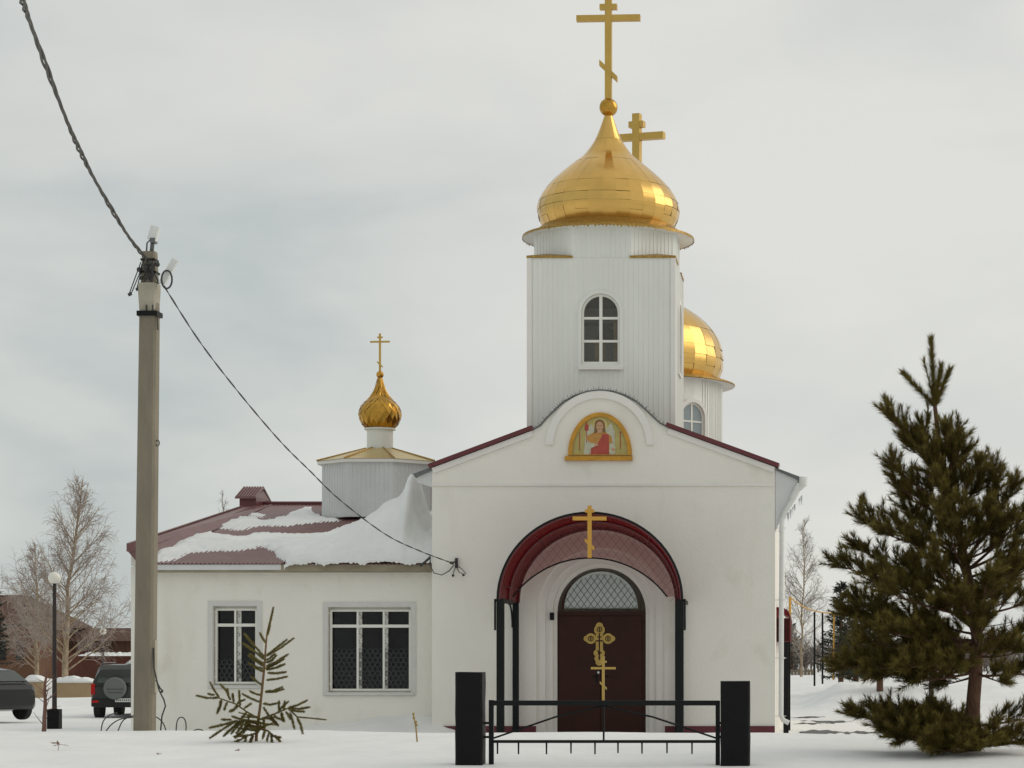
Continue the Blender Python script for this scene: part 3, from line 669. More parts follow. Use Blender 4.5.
shape('staff', 'icon_red', [[(345, 230), (353, 230), (353, 256), (372, 285), (370, 330), (353, 345), (353, 600), (345, 600), (345, 345), (326, 330), (328, 285), (345, 256)]], 1.6); shape('lettering', 'icon_red', [[(268, 350), (276, 350), (276, 560), (268, 560)], [(700, 350), (735, 350), (735, 357), (722, 357), (722, 540), (714, 540), (714, 357), (700, 357)]], 1.6)
shape('tunic', 'icon_orange', [[(440, 350), (550, 350), (620, 400), (640, 500), (600, 600), (400, 600), (410, 480), (345, 440), (350, 400)]], 2.2)
shape('cloak', 'icon_red', [[(530, 370), (590, 380), (595, 480), (590, 560), (600, 604), (390, 604), (400, 530), (470, 480)]], 2.8)
shape('sleeve', 'icon_white', [[(330, 470), (385, 480), (455, 475), (440, 510), (395, 530), (375, 600), (320, 600)], [(600, 480), (640, 470), (668, 530), (640, 600), (598, 595)]], 3.2)
shape('hair', 'icon_hair', [circ(492, 272, 56, 58), [(440, 270), (470, 270), (465, 355), (430, 370)], [(518, 270), (546, 270), (556, 365), (525, 350)]], 3.6)
shape('face', 'icon_skin', [circ(493, 290, 38, 50), [(476, 330), (510, 330), (525, 362), (465, 362)]], 4.2)
shape('hand', 'icon_skin', [circ(640, 545, 22, 18, 10)], 4.2); shape('hand', 'icon_skin', [circ(455, 492, 22, 16, 10)], 4.2)
shape('facial_feature', 'icon_hair', [circ(480, 283, 9, 5, 8), circ(507, 283, 9, 5, 8), circ(493, 316, 11, 3, 8)], 4.9)

# ------------------------------------------------------------------ entrance porch
PYF, PYB = 45.9, 47.95
pcx = X_(590, PYF); phw = 93*PYF/F; psp = Z_(600, PYF); pri = 88*PYF/F
po = thing('entrance_porch', (pcx, 47, 0), 'arched red polycarbonate porch on black posts before the brown doors', 'porch')
pcb = X_(597.5, PYB); phb = 80*PYB/F; prb = (600 - 525)*PYB/F
def parc(r_off, t=0.0, n=36):    # the canopy narrows towards the wall: t = 0 at the front, 1 at the wall
    c_, hw, rz = pcx + (pcb - pcx)*t, phw + (phb - phw)*t + r_off, pri + (prb - pri)*t + r_off
    return [(c_ - hw*math.cos(math.pi*i/n), psp + rz*math.sin(math.pi*i/n)) for i in range(n + 1)]
py_ = lambda t: PYF + (PYB - PYF)*t
m = MB(); n = 36; vs = []
for t, off in ((0, 0), (1, 0), (1, -.012), (0, -.012)): vs += [(x, py_(t), z) for x, z in parc(off, t)]
k = n + 1; m.add(vs, [(q*k + i, q*k + i + 1, ((q+1) % 4)*k + i + 1, ((q+1) % 4)*k + i) for q in range(4) for i in range(n)])
m.build('canopy_sheet', 'poly', po, smooth=False)
for t, mt_ in ((-.012, 'dark_metal'), (.5, 'red_trim'), (.99, 'red_trim')):
    m = MB(); m.tube([(x, py_(t), z) for x, z in parc(-.03 if t > .1 else -.012, max(t, 0))], 0.024, 6); m.build('canopy_rib', mt_, po)
for i in (2, 10, 18, 26, 34):
    m = MB(); a, b = parc(-.03, 0)[i], parc(-.03, 1)[i]; m.tube([(a[0], PYF, a[1]), (b[0], PYB, b[1])], 0.009, 6); m.build('purlin', 'red_trim', po)
m = MB(); m.plate(parc(.008) + parc(-.06)[::-1], [], PYF - .022, PYF - .004); m.build('rim', 'red_trim', po)
for sx in (-1, 1):
    for yy, hw, xx in ((PYF + .05, .07, pcx + sx*(phw - .06)), (PYB - .12, .06, pcb + sx*(phb + .02))):
        m = MB(); m.box((xx - hw, yy - hw, -0.1), (xx + hw, yy + hw, psp)); m.build('post', 'dark_metal', po, bevel=0.01)
    m = MB(); xx = pcx + sx*(phw - .06)
    m.box((xx - .05, PYF, psp - .04), (xx + .05, PYB, psp + .03)); m.build('beam', 'dark_metal', po)
    m = MB(); xo = pcx + sx*(phw + .035); m.box((xo - .018, PYF - .03, psp - .58), (xo + .018, PYF + .01, psp + .02)); m.box((xo - sx*.08, PYF - .03, psp - .03), (xo, PYF, psp + .02)); m.build('drip_bar', 'dark_metal', po)
    m = MB(); c_ = [(xx, PYF + .12 + .5 - .5*math.cos(t), psp - .5 + .46*math.sin(t)) for t in np.linspace(0, math.pi/2, 9)]
    m.tube(c_, .02, 6); c_ = [(xx, PYB - .2 - .5 + .5*math.cos(t), psp - .5 + .46*math.sin(t)) for t in np.linspace(0, math.pi/2, 9)]; m.tube(c_, .02, 6); m.split('bracket', 'dark_metal', po)
kf = PYF/F; TP = .62; TY_ = py_(TP); kt = TY_/F; tcx = X_(590, TY_); LCZ = Z_(654, TY_); LR = 96*kt
m = MB(); m.tube([(x, TY_ - .01, z) for x, z in arcpts(tcx, LCZ, LR, 36.5, 143.5, 40)], 0.017, 6); m.build('tie_arch', 'dark_metal', po)
m = MB(); ccx = pcx + (pcb - pcx)*TP; hw_ = phw + (phb - phw)*TP - .05; rz_ = pri + (prb - pri)*TP - .05
lattice(m, lambda x, z: (x-ccx)**2/hw_**2 + max(0, z-psp)**2/rz_**2 < 1 and (x-tcx)**2 + (z-LCZ)**2 > LR**2 and z > psp, ccx-hw_, ccx+hw_, psp, psp+rz_, 0.165, TY_ + .012, 0.0032, 1.25)
m.build('netting', 'red_trim', po)
M['tympanum'] = glass_mat('pale_red_clear_sheet', (0.26, 0.12, 0.12), 0.3, 0.12); tb = M['tympanum'].node_tree
for n_ in tb.nodes:
    if n_.type == 'BSDF_TRANSPARENT': n_.inputs['Color'].default_value = (0.92, 0.80, 0.80, 1)
ups = [(ccx - hw_*math.cos(math.pi*i/40), psp + rz_*math.sin(math.pi*i/40)) for i in range(41)]
los = [p for p in arcpts(tcx, LCZ, LR, 36.5, 143.5, 40) if (p[0]-ccx)**2/hw_**2 + max(0, p[1]-psp)**2/rz_**2 < .985]
ups = [p for p in ups if (p[0]-tcx)**2 + (p[1]-LCZ)**2 > LR**2*1.002 and p[1] > psp + .02]
m = MB(); m.plate(ups + los, [], TY_ + .02, TY_ + .026); m.build('tympanum_sheet', 'tympanum', po)
m = MB(); m.box((pcx - phw + .1, PYF + .3, -.1), (pcx + phw - .1, FY - .04, .07)); m.build('step', 'red_paint', po)
pc = thing('porch_cross', (pcx, PYF - .1, Z_(558, PYF)), 'small yellow three-barred cross at the top of porch arch', 'cross')
cross('cross', (pcx, PYF - .075), Z_(558, PYF), 52*kf, 16.8*kf, 4.2*kf, 'yellow', pc, yaw=0.05, bars=(.90, .755, .25))

# red side canopy on the right wall
sp = thing('side_porch', (X_(784, 50), 51, 0), 'narrow red side canopy on dark post along church right wall', 'porch')
m = MB(); y0, y1 = 49.6, 53.5
x0, x1 = XR + .004, X_(790.5, 49.6); zt, zb_ = Z_(608, 49.6), Z_(641, 49.6)
cp = [(x0, zt + .02), (x0 + (x1-x0)*.5, zt + .01), (x0 + (x1-x0)*.85, zt - .06), (x1, zt - .2), (x1, zb_), (x1 - .012, zb_), (x1 - .012, zt - .2), (x0, zt - .01)]
m.prism([(x, y0, z) for x, z in cp], (0, y1 - y0, 0)); m.box((x0, y0, zb_), (x1 - .013, y0 + .012, zt - .21)); m.build('canopy_sheet', 'poly', sp)
m = MB(); m.box((x0, y0 + .013, zb_ - .02), (x1 - .02, y0 + .05, zt - .22)); m.build('end_panel', 'red_trim', sp)
for yy in (49.7, 53.3):
    m = MB(); xx = X_(786, 49.7); m.box((xx - .055, yy - .05, -.1), (xx + .055, yy + .05, zb_ + .03)); m.build('post', 'dark_metal', sp)

# ------------------------------------------------------------------ annex
AY = 48.6; ax_ = lambda x: X_(x, AY); az_ = lambda y: Z_(y, AY)
an = thing('church_annex', (ax_(285), 54, 0), 'low white annex with maroon corrugated roof left of church', 'building')
AXL, AXR = ax_(131), XL - .004
w1 = (208+5, 262-5, 606, 685); w2 = (328, 411, 607, 692)
wins = [w1, w2]
rect = lambda x0, x1, y0, y1: [(ax_(x0), az_(y1)), (ax_(x0), az_(y0)), (ax_(x1), az_(y0)), (ax_(x1), az_(y1))]
m = MB(); m.plate([(AXL, -.1), (AXL, az_(567)), (AXR, az_(567)), (AXR, -.1)], [rect(*w_) for w_ in wins], AY, AY + .3)
m.box((AXL, AY + .301, -.1), (AXL + .3, 69, az_(567))); m.box((AXL, 69, -.1), (AXR, 69.3, az_(567)))
m.add([(AXL, AY + .301, az_(567)), (AXL, 59, Z_(506, 59)), (AXL, 69, az_(567)), (AXL + .3, AY + .301, az_(567)), (AXL + .3, 59, Z_(506, 59)), (AXL + .3, 69, az_(567))], [(0,1,2), (3,5,4), (0,3,4,1), (1,4,5,2), (0,2,5,3)])
m.box((AXL, AY + .001, az_(566)), (AXL + .18, AY + .3, az_(551)))
m.build('wall', 'plaster', an)
for i, w_ in enumerate(wins):
    x0, x1, y0, y1 = w_; m = MB()
    m.plate([(ax_(x0 - 5), az_(y1 + 4)), (ax_(x0 - 5), az_(y0 - 5)), (ax_(x1 + 5), az_(y0 - 5)), (ax_(x1 + 5), az_(y1 + 4))], [rect(x0, x1, y0, y1)], AY - .02, AY - .001)
    win = m.build('window', 'bluegrey', an)
    m = MB(); yi = AY + .1
    bars = [(x0 + 1, x1 - 1, y0 + 4.5, y0 + 2.5), (x0 + 1, x1 - 1, y1 - 1.2, y1 - 3.2), (x0 + 1, x0 + 3, y0 + 2.5, y1 - 1.2), (x1 - 3, x1 - 1, y0 + 2.5, y1 - 1.2), (x0 + 1, x1 - 1, y0 + 20.5, y0 + 17.5)]
    cols = [(x0 + x1)/2 - 1] if i == 0 else [x0 + (x1-x0)*.345, x0 + (x1-x0)*.66]
    for c_ in cols: bars.append((c_ - 1, c_ + 1, y0 + 4, y1 - 2))
    for j, (a, b, c_, d_) in enumerate(bars): m.box((ax_(a), yi + .001*j, az_(c_)), (ax_(b), yi + .028 + .001*j, az_(d_)))
    for yy in (y0 + 6, (y0+y1)/2, y1 - 8): m.box((ax_(x0 - .5), yi + .012, az_(yy + .8)), (ax_(x0 + 1.5), yi + .03, az_(yy - .8)))
    m.build('outer_grille', 'white_paint', win)
    m = MB(); yf = AY + .19
    m.plate([(ax_(x0), az_(y1)), (ax_(x0), az_(y0)), (ax_(x1), az_(y0)), (ax_(x1), az_(y1))], [[(ax_(x0 + 2.5), az_(y1 - 3)), (ax_(x0 + 2.5), az_(y0 + 4)), (ax_(x1 - 2.5), az_(y0 + 4)), (ax_(x1 - 2.5), az_(y1 - 3))]], yf, yf + .06)
    for c_ in cols: m.box((ax_(c_ + (1 if i == 0 else -.5)), yf + .002, az_(y1 - 3)), (ax_(c_ + (5 if i == 0 else 3.6)), yf + .055, az_(y0 + 4)))
    m.box((ax_(x0 + 2), yf + .004, az_(y0 + 20.5)), (ax_(x1 - 2), yf + .05, az_(y0 + 17.8))); m.build('frame', 'white_paint', win)
    m = MB(); m.box((ax_(x0 + 1), yf + .03, az_(y1 - 1)), (ax_(x1 - 1), yf + .034, az_(y0 + 1))); m.build('pane', 'glass_dark', win)
    m = MB(); m.box((ax_(x0 - 3), AY - .07, az_(y1 + 3.2)), (ax_(x1 + 3), AY + .09, az_(y1 + 1.2))); m.build('window_sill', 'bluegrey', win)
    # scrollwork of the inner lattice
    m = MB(); yy_ = yf - .03; rr_ = .052; nx_ = int((x1 - x0)*AY/F/(rr_*2.02)); zt_ = az_(y0 + (41 if i else 54))
    k = 0; z_ = az_(y1 - 5)
    while z_ < zt_:
        for j in range(nx_ + 1):
            cx_ = ax_(x0 + 2) + rr_ + j*rr_*2.02 - (rr_ if k % 2 else 0)
            if cx_ - rr_ < ax_(x0 + 1) or cx_ + rr_ > ax_(x1 - 1): continue
            m.tube([(cx_ + rr_*.92*math.cos(t), yy_ - .004*(k % 2), z_ + rr_*.92*math.sin(t)) for t in np.linspace(0, 2*math.pi, 11)], .006, 4, cap=False)
        z_ += rr_*1.75; k += 1
    for c_ in cols:
        for yy in np.arange(y0 + 8, y1 - 6, 9.5): m.tube([(ax_(c_ + 2.2) + .04*math.sin(t), yy_ - .002, az_(yy) - .07 + .14*t/6) for t in np.linspace(0, 6, 9)], .006, 4)
    m.build('inner_lattice', M.setdefault('lattice_iron', mat('lattice_iron', (0.045, 0.05, 0.052), 0.5)), win)
    m = MB(); m.box((ax_(x0) - .2, AY + 1.0, az_(y1 + 8)), (ax_(x1) + .2, AY + 1.02, az_(y0 - 8))); m.build('room_backing', 'dark_in', win)
    M.setdefault('pane_reflection', mat('mottled_pane_reflection', (0.42, 0.44, 0.45), .9, var=.9, vscale=5.5, dark=(.03, .03, .03)))  # mottled grey of an added sheet that paints the pane's lower reflection
    m = MB(); n = 60; vs = []
    for k in range(n + 1):
        x = ax_(x0 - 1) + (ax_(x1 + 1) - ax_(x0 - 1))*k/n; yy2 = AY + .42 + .025*math.sin(k*1.1) + .02*math.sin(k*.37); vs += [(x, yy2, az_(y1 + 2)), (x, yy2, az_(y0 + (58 if i == 0 else 44) + 4*math.sin(k*.3)))]
    m.add(vs, [(2*k, 2*k+2, 2*k+3, 2*k+1) for k in range(n)]); m.build('reflection_sheet', 'pane_reflection', win, smooth=True)
# roof
RE, RR = 48.3, 59.0; rez, rrz = Z_(563.5, 48.3), Z_(504.5, 59)
RXL = X_(139, RE)
def roof_z(y): return rez + (rrz - rez)*(y - RE)/(RR - RE)
m = MB(); step = .0215; n = int((AXR + 0.02 - RXL)/step); prof = []
for i in range(n + 1):
    x = RXL + i*step; prof.append((x, .017*math.sin(2*math.pi*x/.086)))
o = len(m.v)
vs = []; 
for x, dz in prof:
    vs += [(x, RE, rez + dz), (x, RR, rrz + dz), (x, 69.5, az_(563) + dz), (x, RE, rez + dz - .012)]
fs = []
for i in range(n):
    a = i*4; b = a + 4; fs += [(a, b, b+1, a+1), (a+1, b+1, b+2, a+2), (a+3, b+3, b, a)]
m.add(vs, fs); roof = m.build('roof', 'red_roof', an)
m = MB(); m.tube([(RXL - .05, RR, rrz + .02), (AXR, RR, rrz + .02)], .06, 8); 
for i in range(60): m.box((RXL + i*.103, RR - .09, rrz - .03), (RXL + i*.103 + .05, RR + .09, rrz + .035))
m.build('ridge_cap', 'red_trim', roof)
m = MB()   # broad sloping verge flashing
v = [P(127, 545, 48.3), P(142, 562.5, 48.3), P(272, 505, 59), P(241, 507, 57.6)]
v2 = [p + Vector((-.02, .05, -.10)) for p in v]
m.add(v + v2, [(0,1,2,3), (7,6,5,4), (0,4,5,1), (1,5,6,2), (2,6,7,3), (3,7,4,0)])
for t0, t1, l in ((.97, 1.03, 'e'), (-.03, .03, 'e'), (.46, .50, 'm')):
    q_ = []
    for (pa, pb) in ((v[0], v[1]), (v[3], v[2])): q_ += [pa.lerp(pb, t0), pa.lerp(pb, t1)]
    up = Vector((.02, -.02, .03)); q4 = [q_[0], q_[1], q_[3], q_[2]]; m.add([p + up*.05 for p in q4] + [p + up for p in q4], [(0,1,2,3), (7,6,5,4), (0,4,5,1), (1,5,6,2), (2,6,7,3), (3,7,4,0)])
m.box(P(126.5, 551.5, 48.28), P(136.5, 543.5, 48.34)); m.build('verge_flashing', 'red_roof', roof)
m = MB()   # small gabled roof vent at the ridge end
vy = 58.2; vz = lambda y: Z_(y, vy); vx = lambda x: X_(x, vy)
m.box((vx(239.5), vy, vz(512)), (vx(256), vy + 1.1, vz(496.5))); vent = m.build('roof_vent', 'red_trim', roof)
m = MB(); ry_ = vy + .75
a0 = Vector((vx(236), vy - .12, vz(497.5))); a1 = Vector((vx(257), vy - .12, vz(497.5))); b0 = P(254, 487, ry_); b1 = P(274, 487, ry_); c0 = Vector((vx(236), vy + 1.6, vz(497.5))); c1_ = Vector((vx(257), vy + 1.6, vz(497.5)))
b0.x = a0.x; b1.x = a1.x
for q4 in ([a0, a1, b1, b0], [b0, b1, c1_, c0]):
    m.add([p for p in q4] + [p + Vector((0, 0, -.035)) for p in q4], [(0,1,2,3), (7,6,5,4), (0,4,5,1), (1,5,6,2), (2,6,7,3), (3,7,4,0)])
for t in np.arange(.05, 1, .13):
    pa, pb = a0.lerp(a1, t), b0.lerp(b1, t); m.tube([pa + Vector((0,0,.008)), pb + Vector((0,0,.008))], .018, 5)
gx1 = vx(256.2); m.add([(gx1, vy, vz(497)), (gx1, vy + 1.45, vz(497)), (gx1, ry_, vz(487.5) - .03)], [(0,1,2)])
m.build('vent_roof', 'red_roof', vent)
m = MB(); m.box((AXL + .2, RE + .02, az_(570.5)), (ax_(284), RE + .05, rez - .02)); m.build('fascia', 'soffit', an)
m = MB(); m.box((ax_(284), RE + .02, az_(572)), (AXR, RE + .05, rez - .02)); m.build('fascia', 'wood_fascia', an)
m = MB(); m.box((AXL + .2, RE + .05, az_(572.5)), (AXR, AY - .001, az_(570))); m.build('soffit_board', 'wood_fascia', an)

# cupola on the annex
CY = 57.0; kc = CY/F; cz = lambda y: Z_(y, CY); cc = (X_(380, CY), CY)
m = MB(); ap = 53.5*kc; o8 = octo(cc[0], cc[1], ap, cz(520)); m.prism(o8, (0, 0, cz(463) - cz(520)))
for k in range(8): ribs(m, o8[k], o8[(k+1) % 8], cz(519), cz(465), .1)
cup = m.build('cupola', 'soffit', an)
m = MB(); rr = 62.5*kc; ra = math.pi/8
m.lathe([(rr, cz(466.5)), (rr, cz(463.5)), (rr - .02, cz(463))], cc, 8, ra); m.build('eave_trim', 'trim', cup)
m = MB(); m.lathe([(rr + .02, cz(463.2)), (15*kc, cz(449))], cc, 8, ra, cap=False); m.build('cupola_roof', 'pale_gold', cup)
m = MB()
for k in range(8):
    a = ra + k*math.pi/4; m.tube([(cc[0] + (rr + .02)*math.cos(a), cc[1] + (rr + .02)*math.sin(a), cz(462.6)), (cc[0] + 14*kc*math.cos(a), cc[1] + 14*kc*math.sin(a), cz(448.6))], .022, 5)
m.build('roof_seams', 'gold_edge', cup)
m = MB(); m.lathe([(13*kc, cz(453)), (13*kc, cz(430.5)), (15.5*kc, cz(430)), (15.5*kc, cz(428.5))], cc, 28); m.build('neck', 'siding', cup, smooth=False)
# small onion: lozenge scales
pc_ = [(14, 428.5), (17.2, 425.5), (19.7, 421), (21.2, 415.5), (20.8, 411), (19.3, 407), (16.6, 403.5), (13.2, 400.5), (9.8, 397.5), (7.2, 394), (5.2, 389.5), (3.9, 385), (2.8, 380.5), (2, 377)]
m = MB(); N = 20; rng = random.Random(4)
def pr(t):
    i = min(int(t), len(pc_) - 2); f_ = t - i; return (pc_[i][0]*(1-f_) + pc_[i+1][0]*f_)*kc, cz(pc_[i][1]*(1-f_) + pc_[i+1][1]*f_)
rows = 13
for i in range(rows):
    for k in range(N):
        off = .5*(i % 2); t0, t1, t2 = max(0, i - 1), i, min(rows, i + 1); tt = 2*math.pi/N
        def pt_(t, a, e): r_, z_ = pr(t); return (cc[0] + (r_ + e)*math.cos(a), cc[1] + (r_ + e)*math.sin(a), z_)
        a = (k + off)*tt; e_ = rng.uniform(0, .012)
        m.add([pt_(t0, a, e_ + .01), pt_(t1, a + tt/2, e_), pt_(t2, a, e_), pt_(t1, a - tt/2, e_)], [(0, 1, 2, 3)])
on = m.build('onion', 'gold_small', cup)
m = MB(); m.lathe([(r_*kc - .01, cz(y)) for r_, y in pc_], cc, 20); m.ball((cc[0], cc[1], cz(374.7)), 3.8*kc, 14, 8)
# ball and cross belong to the cupola as its finial
m.build('onion_core', 'gold_small', cup)
cross('cross', cc, cz(372), 38.5*kc, 10*kc, 1.9*kc, 'crossgold', cup, yaw=-.1, bars=(.9, .785, .19))

# ------------------------------------------------------------------ snow on the annex roof
def inside(p, poly):
    x, y = p; c = False; j = len(poly) - 1
    for i in range(len(poly)):
        xi, yi = poly[i]; xj, yj = poly[j]
        if (yi > y) != (yj > y) and x < (xj - xi)*(y - yi)/(yj - yi) + xi: c = not c
        j = i
    return c
def drift_extra(x, y):
    px = PX + x/49.7*F
    e = np.interp(px, [275, 300, 326, 365, 384, 399, 404, 407.5, 410.5, 414, 418, 424, 432, 460], [0, .04, .20, .58, .86, 1.05, 1.18, 1.42, 1.52, 1.46, .92, .66, .50, .40])
    return float(e)*sstep(RE - .35, RE + 1.5, y)**.8*(1 - sstep(50.0, 52.6, y))*(1 + .10*fnoise(x, y, 1.1, 21)) + (.05*fnoise(x, y, 2.4, 22) + .03*fnoise(x, y, 6, 23))*min(1, float(e)*3)
def sdist(p, poly):
    x, y = p; best = 1e9
    for i in range(len(poly)):
        x0, y0 = poly[i]; x1, y1 = poly[(i+1) % len(poly)]; dx, dy = x1 - x0, y1 - y0
        t = max(0, min(1, ((x - x0)*dx + (y - y0)*dy)/(dx*dx + dy*dy))); best = min(best, (x - x0 - t*dx)**2 + (y - y0 - t*dy)**2)
    return math.sqrt(best)*(1 if inside(p, poly) else -1)
def roof_snow(poly, T, label, drift=False, st=.035):
    xs = np.arange(RXL, AXR + .02, st); ys = np.arange(RE - .12, RR - .3, st*1.7)
    t = np.zeros((len(ys), len(xs))); m = MB(); idx = -np.ones(t.shape, int)
    for j, y in enumerate(ys):
        for i, x in enumerate(xs):
            z = roof_z(y); px = PX + x/y*F; py = PY - (z - EYE)/y*F
            px += 6*fnoise(x, y, 1.6, 31) + 3*fnoise(x, y, 4, 32); py += 1.6*fnoise(x, y, 1.2, 33) + 1.2*fnoise(x*2.2, y, 4, 34) + .9*fnoise(x*2, y*.7, 9, 36)
            d = sdist((px, py), poly)
            if drift and ((px > 300 and y < RE + .6) or (AXR - x < 1.3 and y < 55)): d = max(d, 8)
            tt = T*math.sqrt(d/8) if d > 0 else -.06
            if d > 8: tt = T
            if d > 0: tt = min(tt, T)*(1 + .3*fnoise(x, y, 2.2, 41)) + .014*fnoise(x, y, 7, 42) + .02*abs(fnoise(x, y, 3.1, 44)) - .012
            else: tt = max(-.06, .05*d)
            if drift and d > 0: tt += drift_extra(x, y)*min(1, d/8)
            t[j, i] = tt; z = roof_z(y) + tt
            if y < RE: z = roof_z(RE) + tt*.55 - .05 - .05*fnoise(x, 0, 3.0, 43)
            idx[j, i] = len(m.v); m.v.append((x, y, z))
    used = set()
    for j in range(len(ys) - 1):
        for i in range(len(xs) - 1):
            if max(t[j, i], t[j, i+1], t[j+1, i+1], t[j+1, i]) > -.02:
                if ys[j] < RE and min(t[j, i], t[j, i+1]) < 0: continue
                m.f.append((idx[j, i], idx[j, i+1], idx[j+1, i+1], idx[j+1, i]))
    if drift:   # the broken front edge hanging over the eave
        for i in range(len(xs) - 1):
            if min(t[0, i], t[0, i+1]) > 0:
                a, b = m.v[idx[0, i]], m.v[idx[0, i+1]]
                hang = lambda x: max(.012, .045 + .05*fnoise(x, 1, 2.7, 51) + .07*abs(fnoise(x, 1, 11, 52)) - .02*abs(fnoise(x, 1, 23, 53)))
                m.add([a, b, (b[0], b[1] + .02, b[2] - hang(b[0])), (a[0], a[1] + .02, a[2] - hang(a[0]))], [(0, 1, 2, 3)])
    keep = sorted({v for f in m.f for v in f}); mp_ = {v: k for k, v in enumerate(keep)}; m.v = [m.v[v] for v in keep]; m.f = [tuple(mp_[v] for v in f) for f in m.f]
    o = m.build('roof_snow', 'snow_roof', smooth=True); return top(o, label, 'snow', 'snow lying on the annex roof')
roof_snow([(152,562),(165,549),(180,541),(195,534),(208,532),(225,535.5),(243,537.5),(259,533),(300,534),(326,533),(365,519),(384,510),(405,497),(440,470),(440,580),(284,580),(283,561),(276,553),(262,547),(240,549),(215,551),(190,554),(165,561)], .13, 'big white snow drift over the eave heaped against the church wall', True)
roof_snow([(211,528),(226,522),(240,516.5),(254,518),(266,521),(280,518),(291,513.5),(302,508),(309,508),(317,514),(340,521),(300,524.5),(285,527),(262,526),(236,530)], .10, 'thin snow patch in the middle of the red roof below ridge')
roof_snow([(238,513),(252,512),(268,516),(264,519),(246,516)], .06, 'smallest snow scrap on red roof just below the gabled vent')

# ------------------------------------------------------------------ gate and its posts
GY = 28.7; kg = GY/F; gX = lambda x: X_(x, GY); gZ = lambda y: Z_(y, GY)
for (x0, x1, yt, lab) in ((457, 484, 672, 'black wrapped square gate post left of the low gate'), (721, 750, 681, 'black wrapped square gate post right of the low gate')):
    m = MB(); hw = (x1 - x0)*kg/2; cx_ = gX((x0 + x1)/2); nlev = 10; pts = []
    zb_ = gZ(775); zt = gZ(yt)
    base = [(-1, -.72), (-.72, -1), (.72, -1), (1, -.72), (1, .72), (.72, 1), (-.72, 1), (-1, .72)]
    base = [(-1, -.88), (-.88, -1), (.88, -1), (1, -.88), (1, .88), (.88, 1), (-.88, 1), (-1, .88)]
    vs = []
    for l in range(nlev + 1):
        z = zb_ + (zt - zb_)*l/nlev
        for k, (a, b) in enumerate(base): j = 1 + .035*fnoise(k*3.1 + x0, l*.9, 1, 7); vs.append((cx_ + a*hw*j, GY + b*hw*j, z + (.008*fnoise(k, x0, 1.3) if l == nlev else 0)))
    fs = [(l*8 + k, l*8 + (k+1) % 8, (l+1)*8 + (k+1) % 8, (l+1)*8 + k) for l in range(nlev) for k in range(8)] + [tuple(range(nlev*8, nlev*8 + 8)), tuple(range(8))[::-1]]
    m.add(vs, fs); g_ = m.build('gate_post', 'black_wrap')
    top(g_, lab, 'gate post', 'gate posts in the snow')
gt = thing('gate', (gX(604), GY, gZ(764)), 'low black metal gate half buried in snow before the church', 'gate')
m = MB(); t_ = .028
m.box((gX(489), GY - t_, gZ(705.5)), (gX(719.5), GY + t_, gZ(700.5))); m.box((gX(489), GY - t_ + .002, gZ(768)), (gX(493.7), GY + t_ - .002, gZ(700))); m.box((gX(715.6), GY - t_ + .002, gZ(768)), (gX(720), GY + t_ - .002, gZ(701)))
m.box((gX(493), GY - .02, gZ(743)), (gX(716), GY + .02, gZ(740))); m.build('frame', 'dark_metal', gt)
for x1 in (494, 715.8):
    m = MB(); m.tube([P(603.5, 706, GY), P((603.5 + x1)/2 - (x1 - 603.5)*.06, 717, GY), P(x1, 738, GY)], .013, 6); m.build('brace', 'dark_metal', gt)
m = MB(); m.box((gX(602.8), GY - .012, gZ(741)), (gX(604.6), GY + .012, gZ(705))); m.build('upright', 'dark_metal', gt)
for x in (497.5, 518.5, 546.5, 571, 595, 618, 642, 667, 692): 
    m = MB(); m.tube([P(x, 742.5, GY), P(x, 754 + R.uniform(-1, 1.5), GY)], [.012, .010], 6); m.build('picket', 'dark_metal', gt)
for x0, x1 in ((484.2, 489.5), (719.5, 721.5)):
    m = MB()
    for y in (723, 737): m.tube([P(x0, y, GY), P(x1, y, GY)], .016, 6)
    m.split('hinge', 'dark_metal', gt)
cross('cross', (gX(603.3), GY), gZ(702), 46*kg, 12.3*kg, 2.5*kg, 'brass', gt, bars=(.875, .735, .35))

# ------------------------------------------------------------------ utility pole and cables
UY = 34.0; ku = UY/F
up_ = thing('utility_pole', (X_(145, UY), UY, .4), 'tall concrete utility pole with cables in front of annex', 'utility pole')
m = MB(); b0 = P(144.3, 760, UY); b1 = P(149.6, 313, UY); b2 = P(150, 252, UY)
def sq(c, hx, hy): return [(c.x - hx, c.y - hy, c.z), (c.x + hx, c.y - hy, c.z), (c.x + hx, c.y + hy, c.z), (c.x - hx, c.y + hy, c.z)]
lv = [(b0, 9.4*ku), (P(147, 530, UY), 9.1*ku), (b1, 8.5*ku), (P(149.8, 283, UY), 7.6*ku), (b2, 6.2*ku)]
vs = []; 
for c_, h_ in lv:
    for a, b in ((-1, -.75), (-.75, -1), (.75, -1), (1, -.75), (1, .75), (.75, 1), (-.75, 1), (-1, .75)): vs.append((c_.x + a*h_, c_.y + b*h_, c_.z))
m.add(vs, [(l*8 + k, l*8 + (k+1) % 8, (l+1)*8 + (k+1) % 8, (l+1)*8 + k) for l in range(len(lv)-1) for k in range(8)] + [tuple(range(32, 40)), tuple(range(8))[::-1]])
m.build('shaft', 'concrete', up_)
m = MB(); c_ = P(149.3, 298, UY); h0, h1 = 9.2*ku, 7.7*ku
vs = []
for zc, h_ in ((Z_(313, UY), 8.0*ku), (Z_(290, UY), 9.3*ku), (Z_(284, UY), 9.2*ku)):
    for a, b in ((-1, -.8), (-.8, -1), (.8, -1), (1, -.8), (1, .8), (.8, 1), (-.8, 1), (-1, .8)): vs.append((c_.x + a*h_, UY + b*h_*1.05, zc))
m.add(vs, [(l*8 + k, l*8 + (k+1) % 8, (l+1)*8 + (k+1) % 8, (l+1)*8 + k) for l in range(2) for k in range(8)] + [tuple(range(16, 24)), tuple(range(8))[::-1]])
